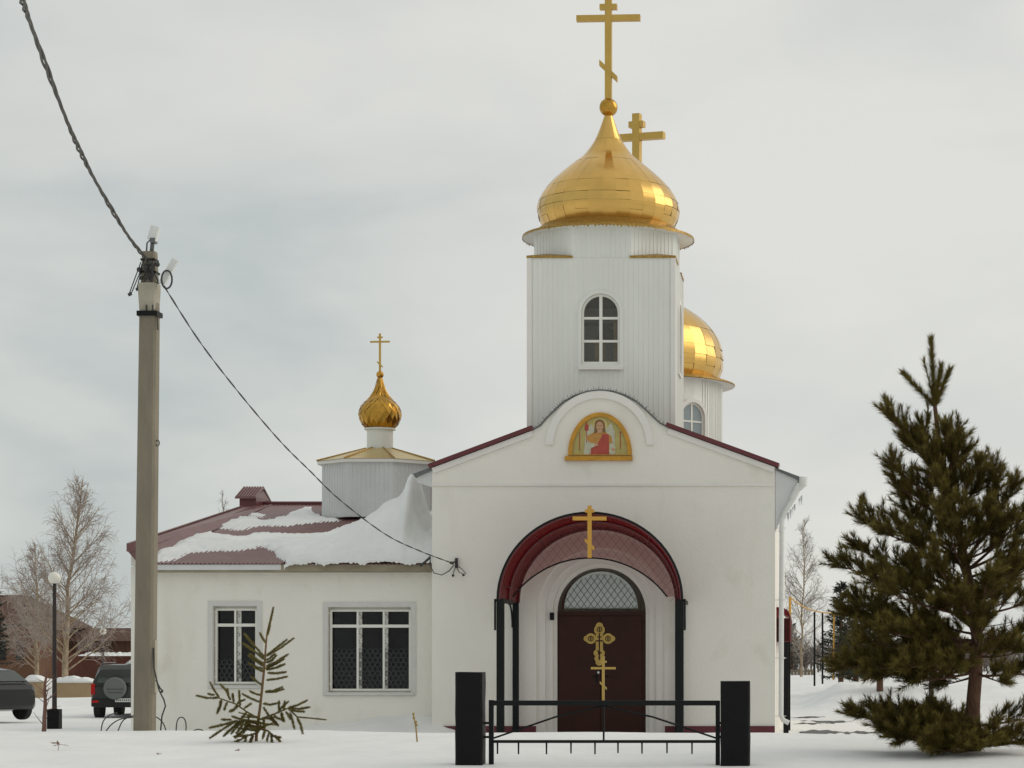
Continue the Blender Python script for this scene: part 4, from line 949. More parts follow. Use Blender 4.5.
m.build('sleeve', 'tan_pale' if 'tan_pale' in M else M.setdefault('tan_pale', mat('pale_sleeve', (0.42, 0.39, 0.31), .8, var=.2, vscale=6)), up_)
for y, h_ in ((314.5, 10.2), (260.5, 7.2), (273, 8.2)):
    m = MB(); c_ = P(149.7, y, UY); hh = (2.4 if y > 300 else 1.0)*ku; m.box((c_.x - h_*ku, UY - h_*ku*1.05, c_.z - hh), (c_.x + h_*ku, UY + h_*ku*1.05, c_.z + hh)); m.build('clamp_band', 'dark_metal', up_)
def panel(c, dirv, l, w, d, mt):
    dirv = Vector(dirv).normalized(); s_ = Vector((dirv.z, 0, -dirv.x)); m = MB()
    q_ = [c - dirv*l/2 - s_*w/2, c - dirv*l/2 + s_*w/2, c + dirv*l/2 + s_*w/2, c + dirv*l/2 - s_*w/2]; m.prism([(v_.x, v_.y - d/2, v_.z) for v_ in q_], (0, d, 0)); return m
panel(P(154, 233.5, UY - .1), (.3, 0, 1), 14*ku, 8.5*ku, .10, 0).build('antenna', 'plastic', up_)
m = MB(); m.tube([P(151.5, 253, UY), P(152.5, 243, UY - .08)], .03, 8); m.tube([P(146.5, 253, UY), P(147, 243, UY - .05)], .012, 6); m.box(P(150, 242.5, UY - .16), P(157.5, 239.5, UY - .02)); m.tube([P(147, 243, UY - .05), P(151, 239, UY - .08)], .01, 6); m.split('bracket_rod', 'flash', up_)
panel(P(168.5, 272, UY - .1), (.50, 0, .86), 28*ku, 6.2*ku, .07, 0).build('antenna', 'plastic', up_)
m = MB(); m.tube([P(157, 283, UY), P(163, 281, UY - .08)], .02, 6); m.split('bracket_rod', 'flash', up_)
m = MB(); m.tube([P(166.8 + 5.2*math.cos(t) - 1.5*math.sin(t)*0, 279.5 + 9*math.sin(t), UY - .18 + .02*math.sin(3*t)) for t in np.linspace(0, 4*math.pi, 50)], .013, 5)
m.tube([P(158, 281, UY - .12), P(155, 275, UY - .15), P(150, 270, UY - .14)], .012, 5); m.build('cable_coil', 'cable', up_)
m = MB()
for pts in (((141, 262), (135, 278), (129.5, 293)), ((142, 268), (139, 280), (137, 288)), ((142, 264), (139, 275), (131, 294))): m.tube([P(x, y, UY - .1) for x, y in pts], .008, 5)
m.tube([P(128.3, 295, UY - .1), P(131.5, 293.5, UY - .1)], .024, 6); m.tube([P(136, 289.5, UY - .1), P(138.5, 289, UY - .1)], .024, 6)
for x, y, r_ in ((139, 269.5, .035), (141, 278, .03), (157.5, 264.5, .035), (146, 267, .04), (152, 268, .045), (149, 263, .04)): m.ball(P(x, y, UY - .13), r_, 8, 6)
for k in range(9): m.tube([P(142 + 14*R.random(), 259 + 6*R.random(), UY - .12), P(142 + 14*R.random(), 270 + 6*R.random(), UY - .16), P(142 + 14*R.random(), 274 + 10*R.random(), UY - .12)], .009, 5)
for x in (146.5, 152.8): m.box(P(x - .8, 311, UY - .145), P(x + .8, 305, UY - .12))
m.split('cable_fitting', 'cable', up_)
m = MB(); m.box(P(152.6, 693, UY - .06), P(157.6, 640, UY + .06)); m.build('cable_box', M.setdefault('boxgrey', mat('grey_conduit', (0.40, 0.37, 0.29), .8, var=.15, vscale=4)), up_, bevel=.008)
m = MB(); m.tube([P(153.5, 648, UY - .1), P(154, 668, UY - .11), P(159, 690, UY - .1), P(164, 700, UY - .1), P(165.5, 706, UY - .12), P(162, 716, UY - .1), P(160.5, 732, UY - .1)], .011, 5)
m.tube([P(156, 680, UY - .1), P(160, 688, UY - .1), P(163, 691, UY - .1)], .011, 5); m.ball(P(162, 691.5, UY - .1), .02, 8, 6)
m.tube([P(157, 312, UY - .1), P(158, 330, UY - .1)], .01, 5)
for y, s_ in ((406, -1), (443, 1)): m.tube([P(149 + s_*8.5 + 2*math.cos(t)*1.0, y + 3*math.sin(t), UY - .05) for t in np.linspace(0, 2*math.pi, 10)], .007, 5)
m.split('loose_cable', 'cable', up_)
# thick twisted line rising towards the viewer
def cat(pts, n):
    pts = [Vector(p) for p in pts]; out_ = []
    for i in range(len(pts) - 1):
        p0, p1, p2, p3 = pts[max(i-1, 0)], pts[i], pts[i+1], pts[min(i+2, len(pts)-1)]
        for k in range(n):
            t = k/n; out_.append(.5*((2*p1) + (p2 - p0)*t + (2*p0 - 5*p1 + 4*p2 - p3)*t*t + (3*p1 - p0 - 3*p2 + p3)*t**3))
    out_.append(pts[-1]); return out_
ln = [(146, 259), (131, 240), (118, 220), (104, 196), (89, 169), (74, 138), (58, 98), (43, 58), (31, 25), (22, 0), (12, -32), (0, -75)]
pth = cat([P(x, y, 34 - .15 - 15*(i/11)**1.1) for i, (x, y) in enumerate(ln)], 26)
m = MB()
for ph in (0, 2.1, 4.2):
    pts = []
    for i, p in enumerate(pth):
        t = (pth[min(i+1, len(pth)-1)] - pth[max(i-1, 0)]).normalized(); a = t.cross(Vector((0, 1, 0))).normalized(); b = t.cross(a)
        an_ = ph + i*.24 + 1.3*math.sin(i*.05); rr_ = .014*(1 + .45*math.sin(i*.11 + 1)); pts.append(p + (a*math.cos(an_) + b*math.sin(an_))*rr_)
    m.tube(pts, .0135, 5)
top(m.build('power_line', 'cable2'), 'thick twisted power line rising from utility pole to upper left', 'cable')
ln = [(164, 286), (200, 342), (240, 394), (280, 441), (310, 471), (340, 500), (385, 534), (420, 551), (452, 563)]
pth = cat([P(x, y, 33.9 + 13.95*i/8) for i, (x, y) in enumerate(ln)], 22)
m = MB()
for ph in (0, math.pi):
    m.tube([p + Vector((.007*math.cos(ph + i*.5), 0, .007*math.sin(ph + i*.5))) for i, p in enumerate(pth)], .0065, 5)
top(m.build('power_line', 'cable'), 'thin sagging cable strung from pole to bracket on church wall', 'cable')
wb = thing('wall_bracket', P(455, 566, 47.9), 'small cable bracket with insulators fixed on white church wall', 'cable bracket')
m = MB(); y_ = 47.93; m.box(P(455.3, 568, y_ + .06), P(457.6, 558, y_)); m.tube([P(456.5, 561, y_), P(452, 563, y_ - .06)], .018, 6); m.tube([P(450, 562.5, y_ - .08), P(453.5, 563.5, y_ - .08)], .03, 6); m.build('hook', 'cable', wb)
m = MB()
for pts in (((456, 566), (454, 571), (453, 575)), ((456.5, 567), (459, 572), (463, 574)), ((456, 565), (462, 569), (466, 574))): m.tube([P(x, y, y_ - .03) for x, y in pts], .008, 5)
m.tube([P(x, y, y_ - .03) for x, y in ((430, 556), (430.5, 566), (434, 573), (442, 575), (449, 571), (454, 565))], .011, 6)
m.tube([P(x, y, y_ + .02) for x, y in ((420, 566), (425, 562), (430.5, 557))], .025, 6)
for x, y in ((453, 575.5), (463.5, 575)): m.ball(P(x, y, y_ - .03), .028, 8, 6)
m.split('insulator', 'cable', wb)
# loops of cable poking from the snow by the pole
loops = [([(101, 731), (103, 722), (108, 716), (116, 713)], 'thin black cable arching out of snow farthest left of pole'), ([(106, 731), (112, 724), (121, 719), (135, 717)], 'long low black cable loop touching the snow beside pole'),
         ([(118, 731), (122, 722), (127, 718), (136, 715)], 'black cable loop tucked against left foot of utility pole'), ([(153, 716), (158, 718), (163, 723), (166, 731)], 'black cable bowing down into snow right of utility pole'),
         ([(176, 732), (177, 722), (180, 717.5), (184, 718.5), (186, 724), (186, 732)], 'upright black hoop of cable standing in snow'), ([(193, 731), (198, 729.3), (203, 730.5), (204, 733)], 'tiny black cable loop barely showing above snow crest')]
for pts, lab in loops:
    m = MB(); m.tube(cat([P(x, y, 34.3) for x, y in pts] + [P(pts[-1][0] + 1, pts[-1][1] + 9 if pts[-1][1] > 725 else pts[-1][1] + 1, 34.3)], 6), .009, 5)
    top(m.build('cable_loop', 'cable'), lab, 'cable', 'cable loops in the snow')

# ------------------------------------------------------------------ vegetation
class Tris:
    def __init__(s): s.v = []; s.f = []
    def needle(s, p, d, l, w, side):
        o = len(s.v); q_ = p + d*l; s.v += [p - side*w, p + side*w, q_]; s.f.append((o, o+1, o+2))
def rnd_perp(t, rng):
    a = t.orthogonal().normalized(); b = t.cross(a); an = rng.uniform(0, 2*math.pi); return a*math.cos(an) + b*math.sin(an)
def brush(T, W, p0, d, L, nl, dens, rng, wid=.0035, spread=.85, wr=.006):
    d = d.normalized(); p1 = p0 + d*L
    W.tube([p0, p1], [wr, wr*.5], 4, cap=False)
    for i in range(int(L*dens)):
        t = rng.random(); p = p0 + d*(L*t); r_ = rnd_perp(d, rng); s_ = spread*(1 - .45*t*t)
        nd = (d*(1 - s_*.45) + r_*s_ + Vector((0, 0, .12))).normalized(); T.needle(p, nd, nl*rng.uniform(.7, 1.1), wid, nd.cross(r_ + d*.3).normalized() if nd.cross(r_ + d*.3).length > .01 else r_)
def bez(a, b, c, t): return a*(1-t)**2 + b*2*t*(1-t) + c*t*t

# --- big pine on the right
rng = random.Random(11); PNY = 30.6; kp = PNY/F
pine = thing('pine_tree', P(973, 752, PNY), 'bushy young pine at the right edge with branches down to snow', 'tree')
tr = [(973, 762, 10), (972, 738, 9), (973, 706, 7.4), (977, 655, 6.6), (976, 626, 6), (968, 578, 5), (958, 530, 4.2), (947, 485, 3.3), (940, 450, 2.7), (935, 407, 2.1), (932, 385, 1.2)]
trp = [P(x, y, PNY) for x, y, r_ in tr]; trr = [r_*kp for x, y, r_ in tr]
m = MB(); tc_ = cat(trp, 5); rr_ = list(np.interp(np.linspace(0, len(trr)-1, len(tc_)), range(len(trr)), trr)); m.tube(tc_, rr_, 10); 
W = MB(); T = Tris()
def trunk_at(y):   # point on the trunk at picture height y
    for a, b in zip(trp[:-1], trp[1:]):
        z = Z_(y, PNY)
        if a.z <= z <= b.z: return a.lerp(b, (z - a.z)/(b.z - a.z))
    return trp[-1]
def limb(p0, p2, bend, rad, bl, nsh, dens=1.0):
    mid = (p0 + p2)/2 + Vector((0, 0, bend)); pts = [bez(p0, mid, p2, t) for t in np.linspace(0, 1, 9)]
    W.tube(pts, [rad*(1 - .75*i/8) for i in range(9)], 6, cap=False)
    L = (p2 - p0).length
    n = max(4, int(L/.085*dens)); NW = .0046; NL = .108
    for i in range(n):
        t = .26 + .74*(i + rng.random())/n; p = bez(p0, mid, p2, t); ax = (bez(p0, mid, p2, min(1, t + .05)) - bez(p0, mid, p2, t - .05)).normalized()
        s_ = rnd_perp(ax, rng); s_.z = s_.z*.6 + .32
        d = (ax*rng.uniform(.6, 1.1) + s_*rng.uniform(.5, 1.0) + Vector((0, 0, .4))).normalized(); l_ = bl*rng.uniform(.5, 1.1)*(1.15 - .5*t)
        q_ = p + d*l_; W.tube([p, q_], [.006, .004], 4, cap=False)
        brush(T, W, p + d*l_*.25, d, l_*.75, NL, 360, rng, wid=NW, spread=.95)
        for k in range(nsh):
            dd = (d*1.0 + rnd_perp(d, rng)*.7 + Vector((0, 0, .32))).normalized(); pp = p + d*l_*rng.uniform(.4, 1.0)
            brush(T, W, pp, dd, rng.uniform(.11, .23), NL, 430, rng, wid=NW, spread=.95)
    ax = (p2 - bez(p0, mid, p2, .9)).normalized()
    brush(T, W, p2 - ax*.02, (ax + Vector((0, 0, .15))), rng.uniform(.16, .26), NL, 480, rng, wid=NW)
    for k in range(6): brush(T, W, p2 - ax*.03*k, (ax + rnd_perp(ax, rng)*.65 + Vector((0, 0, .3))), rng.uniform(.15, .26), NL, 450, rng, wid=NW, spread=.95)
# leader whorl
w0 = P(935, 407, PNY)
for x, y in ((931, 340), (903, 373), (941, 366), (950, 369), (924, 360)):
    q_ = P(x, y, PNY + rng.uniform(-.1, .1)); brush(T, W, w0, q_ - w0, (q_ - w0).length, .125, 1300 if x != 924 else 300, rng, wr=.012, wid=.0058, spread=1.0)
brush(T, W, P(941, 452, PNY), w0 - P(941, 452, PNY), (w0 - P(941, 452, PNY)).length*.86, .09, 420, rng, wid=.0055)
hand = [(448, 879, 406, 0), (455, 905, 432, .25), (452, 945, 418, -.2), (455, 958, 424, .2), (460, 973, 442, 0), (470, 962, 432, -.3), (475, 920, 420, .3),
        (485, 882, 460, -.1), (492, 893, 490, .4), (490, 925, 455, -.4), (492, 985, 470, .2), (500, 968, 470, -.4),
        (520, 850, 518, .1), (530, 872, 530, -.5), (535, 900, 505, .6), (528, 1002, 472, 0), (535, 1020, 478, .4), (545, 1040, 500, -.3), (540, 995, 500, -.6),
        (565, 828, 563, 0), (575, 850, 545, .5), (580, 862, 580, -.7), (575, 1050, 545, .3), (585, 1020, 560, -.7), (570, 900, 560, .9), (590, 880, 590, -1.0), (590, 1060, 590, 0),
        (615, 835, 612, .2), (625, 855, 640, -.6), (620, 845, 598, .7), (628, 1055, 620, .5), (630, 1030, 650, -.8), (640, 880, 630, -1.1), (640, 930, 640, 1.2), (635, 1000, 640, 1.0),
        (655, 830, 668, .1), (655, 862, 676, -.6), (660, 850, 655, .8), (668, 1060, 670, .2), (652, 895, 668, -1.0), (650, 925, 662, -.8), (664, 900, 684, -.6), (662, 872, 676, .4), (664, 1012, 686, -.7), (668, 930, 688, .5), (655, 955, 668, -1.0),
        (715, 842, 716, -.1), (718, 868, 728, -.6), (722, 890, 740, -.8), (722, 872, 712, .3), (715, 905, 722, .8), (722, 925, 742, -.9), (735, 900, 738, -.5), (738, 935, 748, -.7), (736, 960, 745, -1.0), (738, 880, 734, .2), (736, 985, 746, -.9), (738, 1015, 745, -.4), (734, 925, 706, -.5), (560, 945, 520, -.9), (590, 930, 555, -1.0), (620, 960, 590, -1.1), (540, 965, 500, -.8), (510, 935, 470, -.6), (600, 990, 570, -1.0), (640, 985, 615, -1.1), (565, 905, 535, -.6), (480, 950, 440, -.4), (718, 1050, 715, .1), (722, 1035, 742, -.6), (724, 1000, 738, -.8), (720, 950, 728, .9)]
for y0, x, y, dy in hand:
    p0 = trunk_at(y0 + (26 if y0 < 640 else 8)); p2 = P(x, y, PNY + dy*.9); L = (p2 - p0).length
    p2 = p2 - (p2 - p0).normalized()*min(.16, L*.25)
    limb(p0, p2, -.10*L*rng.uniform(.3, 1) if y0 < 640 else -.03*L, .010 + .011*L, .20 + .07*min(L, 1.6), 2 if L < .9 else 3)
for y0 in list(range(462, 560, 11)) + list(range(560, 648, 8)) + [718, 726, 734, 740]:   # limbs all round the trunk
    env = float(np.interp(y0, [450, 500, 550, 600, 680, 735], [36, 66, 98, 118, 120, 105]))*kp; a = y0*2.39996; p0 = trunk_at(y0 + 10)
    L = env*rng.uniform(.62, .95); d = Vector((math.cos(a), math.sin(a), 0)); p2 = p0 + d*L + Vector((0, 0, L*(.72 if y0 < 520 else .46 if y0 < 600 else .22 if y0 < 690 else -.02)))
    p2.z = max(p2.z, ground_z(p2.x, p2.y) + .16); limb(p0, p2, -.08*L, .010 + .010*L, .18 + .06*min(L, 1.6), 2, .85)
for k in range(30):   # bare dead twigs inside the crown
    y0 = rng.uniform(540, 665); p0 = trunk_at(y0); a = rng.uniform(0, 2*math.pi); d = Vector((math.cos(a), math.sin(a)*.8, rng.uniform(-.2, .4))); L = rng.uniform(.25, .7); p1 = p0 + d*L*.6 + Vector((0, 0, rng.uniform(-.1, .1))); W.tube([p0, p1, p0 + d*L], [.011, .007, .003], 4, cap=False)
m.build('trunk', 'bark', pine, smooth=True); W.build('branches', 'bark', pine)
nb = MB(); nb.v = [tuple(v_) for v_ in T.v]; nb.f = T.f; nb.build('crown', 'needle', pine)

# --- small spruce sapling in front of the annex
rng = random.Random(5); SY = 32.0
spz = thing('spruce_sapling', P(256.7, 744, SY), 'small sparse spruce sapling growing from snow by annex windows', 'sapling')
sz = lambda x, y, dy=0: P(190 + x/4.8, 600 + y/4.8, SY + dy)
m = MB(); m.tube(cat([sz(316, 700), sz(322, 620), sz(338, 500), sz(355, 340), sz(362, 250), sz(372, 150), sz(400, 40)], 4), list(np.linspace(.023, .009, 25)), 7); m.build('trunk', 'twig_brown', spz)
W = MB(); T = Tris(); G = MB()
def sb(a, b, dy0, dy1):
    p, q_ = sz(*a, dy0), sz(*b, dy1); mm = (p + q_)/2 + Vector((rng.uniform(-.012, .012), 0, rng.uniform(-.02, .008)))
    for pa, pb in ((p, mm), (mm, q_)): brush(T, G, pa, pb - pa, (pb - pa).length, .040, 2300, rng, wid=.0046, spread=.85, wr=.015)
sb((372, 170), (399, 42), 0, 0)
for a, b in (((364, 205), (338, 162)), ((366, 270), (494, 187)), ((366, 270), (462, 194)), ((360, 278), (265, 168)), ((358, 285), (258, 212)), ((357, 310), (290, 262)), ((366, 318), (467, 264)), ((362, 330), (448, 286)), ((366, 335), (452, 310)), ((372, 350), (456, 347)), ((366, 385), (462, 369)), ((350, 412), (298, 372)), ((352, 330), (288, 308)), ((354, 345), (310, 325)), ((360, 442), (446, 430)), ((360, 440), (440, 420)), ((340, 458), (290, 440)), ((335, 490), (254, 453)), ((350, 498), (424, 495)), ((356, 290), (405, 262)), ((352, 570), (356, 620)), ((366, 300), (412, 268)), ((358, 320), (285, 270))):
    sb(a, b, 0, rng.uniform(-.12, .12))
def sbranch(path, side, dy):
    pts = [sz(*p, dy*i/(len(path)-1)) for i, p in enumerate(path)]; W.tube(pts, [.012 - .007*i/(len(pts)-1) for i in range(len(pts))], 5)
    for a, b in zip(pts[:-1], pts[1:]): brush(T, G, a, b - a, (b - a).length, .028, 1500, rng, wid=.0040, wr=.010)
    for a, b in side: sb(a, b, dy*.6, dy*.6 + rng.uniform(-.1, .1))
sbranch([(330, 570), (270, 535), (220, 500), (135, 470)], [((135, 470), (36, 461)), ((140, 470), (98, 400)), ((185, 452), (148, 408)), ((195, 480), (180, 430)), ((150, 480), (132, 540)), ((180, 490), (165, 525)), ((240, 510), (236, 440)), ((210, 490), (205, 455)), ((230, 505), (195, 535)), ((260, 520), (290, 500)), ((270, 540), (245, 570)), ((120, 455), (90, 452)), ((225, 500), (260, 480)), ((285, 545), (270, 590))], -.15)
sbranch([(325, 595), (260, 580), (190, 590)], [((230, 580), (97, 614)), ((210, 588), (98, 662)), ((240, 580), (165, 650)), ((250, 585), (200, 640)), ((200, 575), (155, 575)), ((255, 580), (230, 630)), ((270, 580), (205, 560)), ((280, 590), (220, 660)), ((290, 590), (255, 640)), ((260, 575), (215, 610))], -.25)
sbranch([(342, 570), (410, 545), (470, 520), (515, 562), (600, 570), (650, 575)], [((470, 520), (558, 485)), ((475, 520), (570, 516)), ((480, 530), (545, 537)), ((515, 565), (540, 638)), ((480, 540), (500, 615)), ((430, 535), (427, 490)), ((450, 530), (455, 490)), ((400, 548), (440, 575)), ((460, 535), (480, 570)), ((385, 555), (420, 600)), ((420, 545), (470, 490)), ((380, 560), (355, 520)), ((440, 540), (450, 580)), ((370, 565), (410, 590))], -.1)
sbranch([(330, 615), (375, 630), (415, 665)], [((415, 660), (436, 690)), ((390, 640), (395, 690)), ((380, 635), (370, 675)), ((405, 650), (432, 660)), ((360, 625), (350, 660))], -.2)
sbranch([(318, 640), (280, 650), (235, 675)], [((240, 670), (210, 690)), ((270, 655), (262, 690)), ((285, 650), (215, 655)), ((300, 645), (290, 680)), ((260, 660), (225, 640))], -.25)
for k in range(26):
    a = rng.uniform(0, 2*math.pi); y_ = rng.uniform(560, 650); p = sz(330, y_); d = Vector((math.cos(a)*.5, math.sin(a), rng.uniform(-.1, .25))); brush(T, G, p, d, rng.uniform(.15, .35), .028, 1500, rng, wid=.0040, wr=.013)
W.build('branches', 'twig_brown', spz); nb = MB(); nb.v = [tuple(v_) for v_ in T.v]; nb.f = T.f; nb.add(G.v, G.f); nb.build('crown', 'spruce', spz)

# --- bare trees
def bare_tree(name, base, H, seed, lab, crown_w, n1=34, n2=9, n3=5, mt='birch', mtw='birch_twig', tr_r=.10, start=.10, droop=.25, tw=.009, group=None, up=1.0, stems=1, lean0=None):
    rng = random.Random(seed); t_ = thing(name, base, lab, 'tree', group); m = MB(); W = MB()
    for s_i in range(stems):
        pts = []; x = y = 0; lean = lean0 if lean0 is not None else rng.uniform(-.06, .06) if stems == 1 else rng.uniform(-.3, .3); hh = H*(1 if s_i == 0 else rng.uniform(.7, .92))
        for i in range(12):
            t = i/11; pts.append(Vector(base) + Vector((x + lean*hh*t, y, hh*t - (.3 if i == 0 else 0)))); x += rng.uniform(-.012, .012)*hh; y += rng.uniform(-.012, .012)*hh
        m.tube(pts, [tr_r*(1 - .93*(i/11)**.8) + .006 for i in range(12)], 8)
        for i in range(int(n1/stems)):
            t = start + (1 - start)*((i + rng.random())/(n1/stems))*.95; k = min(10, int(t*11)); p = pts[k].lerp(pts[k+1], t*11 - k)
            a = rng.uniform(0, 2*math.pi); L = crown_w*(1.06 - t)**.62*rng.uniform(.6, 1.15); el = rng.uniform(.55, 1.0)*up + 1.1*t*t
            d = Vector((math.cos(a), math.sin(a), el)).normalized(); q1 = p + d*L*.5; q2 = p + d*L + Vector((0, 0, L*rng.uniform(0, .25)))
            r0 = .012 + .022*(1 - t)*(tr_r/.1); m.tube([p, q1, q2], [r0, r0*.6, .004], 5, cap=False)
            for j in range(max(3, int(n2*(1.15 - .75*t)))):
                u = .2 + .8*(j + rng.random())/n2; s_ = p.lerp(q1, u*2) if u < .5 else q1.lerp(q2, u*2 - 1)
                dd = (d + rnd_perp(d, rng)*rng.uniform(.5, 1.0)).normalized(); l2 = L*rng.uniform(.18, .45)*(1.25 - u*.6)
                e1 = s_ + dd*l2*.6; e2_ = s_ + dd*l2 + Vector((0, 0, rng.uniform(-.3, .5)*l2)); W.tube([s_, e1, e2_], [tw*1.2, tw*.9, tw*.5], 3, cap=False)
                for q in range(max(2, int(n3*(1.1 - .6*t)))):
                    u2 = .25 + .75*rng.random(); b0_ = s_.lerp(e1, u2*1.6) if u2 < .62 else e1.lerp(e2_, (u2 - .62)/.38)
                    d3 = (dd + rnd_perp(dd, rng)*.9).normalized(); l3 = l2*rng.uniform(.3, .7) + .08; W.tube([b0_, b0_ + d3*l3*.6, b0_ + d3*l3 + Vector((0, 0, -droop*l3))], [tw*.7, tw*.6, tw*.3], 3, cap=False)
    m.build('trunk', mt, t_); W.build('twigs', mtw, t_); return t_
BG = 'bare birches around the churchyard'
bare_tree('birch_tree', P(65, 674, 95), 7.7, 3, 'tallest bare birch behind dark parked cars, left of annex', 3.0, 70, 14, 8, tr_r=.125, start=.03, tw=.0085, group=BG, lean0=.085)
bare_tree('birch_tree', P(37, 674, 99), 5.4, 8, 'smaller bare birch beside the tallest one at left edge', 2.0, 52, 12, 7, tr_r=.085, start=.05, tw=.008, group=BG, lean0=.03)
bare_tree('birch_tree', P(228, 668, 80), 5.95, 14, 'thin bare treetop showing above the annex roof slope', 1.1, 34, 9, 4, mt='grey_twig', mtw='grey_twig', tr_r=.045, tw=.006, group=BG)
bare_tree('birch_tree', P(801, 676, 112), 7.3, 33, 'pale bare birch beyond the church downpipe at right', 2.4, 52, 12, 6, mtw='grey_twig', tr_r=.065, tw=.0075, group=BG)
# --- far conifers
def conifer(name, base, H, Wd, seed, lab, mt, n=28, nl=.14, dens=40, cat_='tree'):
    rng = random.Random(seed); t_ = thing(name, base, lab, cat_); m = MB(); m.tube([Vector(base) + Vector((0, 0, -.3)), Vector(base) + Vector((0, 0, H*.97))], [.12, .02], 7); m.build('trunk', 'bark', t_)
    T = Tris()
    for i in range(n*7):
        t = (i + rng.random())/(n*7); z = H*(.06 + .94*t); a = rng.uniform(0, 2*math.pi); L = Wd*(1.02 - t)**.85*rng.uniform(.65, 1.1) + .10; p0 = Vector(base) + Vector((0, 0, z)); d = Vector((math.cos(a), math.sin(a), -.30 + .65*t))
        for k in range(int(14 + L*dens)):
            u = rng.random()**.75; p = p0 + d*L*u + Vector((0, 0, .22*L*u*u)); nd = (d*.7 + Vector((rng.uniform(-1, 1), rng.uniform(-1, 1), rng.uniform(-.8, .5)))).normalized(); T.needle(p, nd, nl*rng.uniform(.7, 1.4), .022, rnd_perp(nd, rng))
    nb = MB(); nb.v = [tuple(v_) for v_ in T.v]; nb.f = T.f; nb.build('crown', mt, t_); return t_
conifer('spruce_tree', P(841, 682, 92), 3.75, .95, 1, 'dark pointed spruce standing left of the pine in distance', 'spruce_dark')
conifer('spruce_tree', P(880, 682, 80), 3.9, 1.2, 2, 'dark spruce mostly hidden behind the left boughs of pine', 'spruce_dark', dens=30)
conifer('pine_tree', P(856, 680, 88), 2.75, 1.1, 6, 'rounded olive pine bush just right of the pointed spruce', 'needle_far', n=24, dens=40)
conifer('spruce_tree', P(792, 672, 150), 3.0, .9, 9, 'small distant dark spruce beside the grey fence boards', 'spruce_dark', n=16, dens=16)
conifer('spruce_tree', P(-9, 668, 84), 3.2, .62, 12, 'dark conifer cut by the left picture edge before brick house', 'spruce_dark', n=20, dens=20)

# sapling by the left lamp, stalks and weeds in the snow
m = MB(); rng = random.Random(3)
t_ = thing('sapling', P(44, 735, 50), 'bare reddish thin sapling stem beside the left lamp post', 'sapling')
pts = [P(44 + rng.uniform(-.7, .7) + i*.28, 735 - i*8.5, 50) for i in range(9)]; m.tube(pts, list(np.linspace(.05, .02, 9)), 6); m.build('stem', M.setdefault('redtwig', mat('reddish_twig', (0.22, 0.11, 0.085), .9, var=.3, vscale=8)), t_)
m = MB()
for i in range(16):
    p = pts[rng.randint(1, 7)].lerp(pts[rng.randint(1, 8)], rng.random()); d = Vector((rng.choice((-1, 1))*rng.uniform(.3, 1), rng.uniform(-.5, .5), rng.uniform(.2, 1.1))).normalized(); m.tube([p, p + d*rng.uniform(.15, .4)], [.012, .004], 4)
m.build('twigs', M['redtwig'], t_)
m = MB(); p = P(418, 744, 32); m.tube([p + Vector((0, 0, -.1)), P(416, 728, 32), P(413, 713, 32)], [.012, .010, .009], 6)
for x, y in ((413, 714), (414.5, 718), (416, 725), (415, 722)): m.ball(P(x + R.uniform(-1, 1), y, 32), .018, 7, 5)
top(m.build('dry_stalk', 'stalk'), 'single yellowish dry stalk poking from snow left of gate', 'plant')
def weed(x, y, Y, s, lab, seed):
    rng = random.Random(seed); m = MB(); b = P(x, y + 3, Y)
    m.tube([b, b + Vector((.01, 0, s*.4)), b + Vector((-.02, 0, s*.55))], .004, 4)
    for k in range(6):
        p = b + Vector((rng.uniform(-.5, .4)*s, rng.uniform(-.1, .1), s*rng.uniform(.35, .62))); d = Vector((rng.uniform(-1, 1), rng.uniform(-.5, .5), rng.uniform(-.6, .4))).normalized()*s*.2; n_ = Vector((0, .3, 1)).cross(d).normalized()*s*.07
        m.poly([p - d, p + n_, p + d, p - n_]); m.tube([b + Vector((0, 0, s*.45)), p - d], .003, 3)
    top(m.build('weed', 'dryleaf'), lab, 'plant', 'dry weeds in foreground snow')
weed(58, 748, 30.5, .20, 'curled brown dry leaves in snow at lower left', 2)
weed(77, 755, 30, .07, 'tiny dark dry sprig on the lower left snow', 4)
weed(158, 753, 30, .06, 'tiny dry sprig in snow below the utility pole', 6)
weed(238, 750, 30.6, .08, 'tiny dry sprig in snow under the spruce sapling', 8)

# ------------------------------------------------------------------ lamps
def lamp(x, ytop, Y, lab, zb):
    X0 = X_(x, Y); zt = Z_(ytop, Y); t_ = thing('street_lamp', (X0, Y, zb), lab, 'street lamp', 'black globe lamps in the churchyard')
    m = MB(); m.box((X0 - .15, Y - .15, zb - .2), (X0 + .15, Y + .15, zb + .5)); m.build('base', 'black_wrap', t_, bevel=.02)
    m = MB(); m.lathe([(.062, zb + .5), (.055, zb + 1.5), (.045, zt - .3), (.07, zt - .29), (.08, zt - .24)], (X0, Y), 12); m.build('pole', M.setdefault('lampblack', mat('dark_brown_black_paint', (.022, .014, .012), .5)), t_)
    m = MB(); m.ball((X0, Y, zt - .15), .155, 20, 12); m.build('globe', 'globe', t_, smooth=True); return t_
lamp(54.5, 572, 60, 'black lamp post with white globe left of utility pole', -.14)
lamp(103, 628, 108, 'smaller distant black lamp behind the parked grey off-roader', .75)
lamp(931, 574, 64, 'black lamp post mostly hidden behind the big pine', .12)

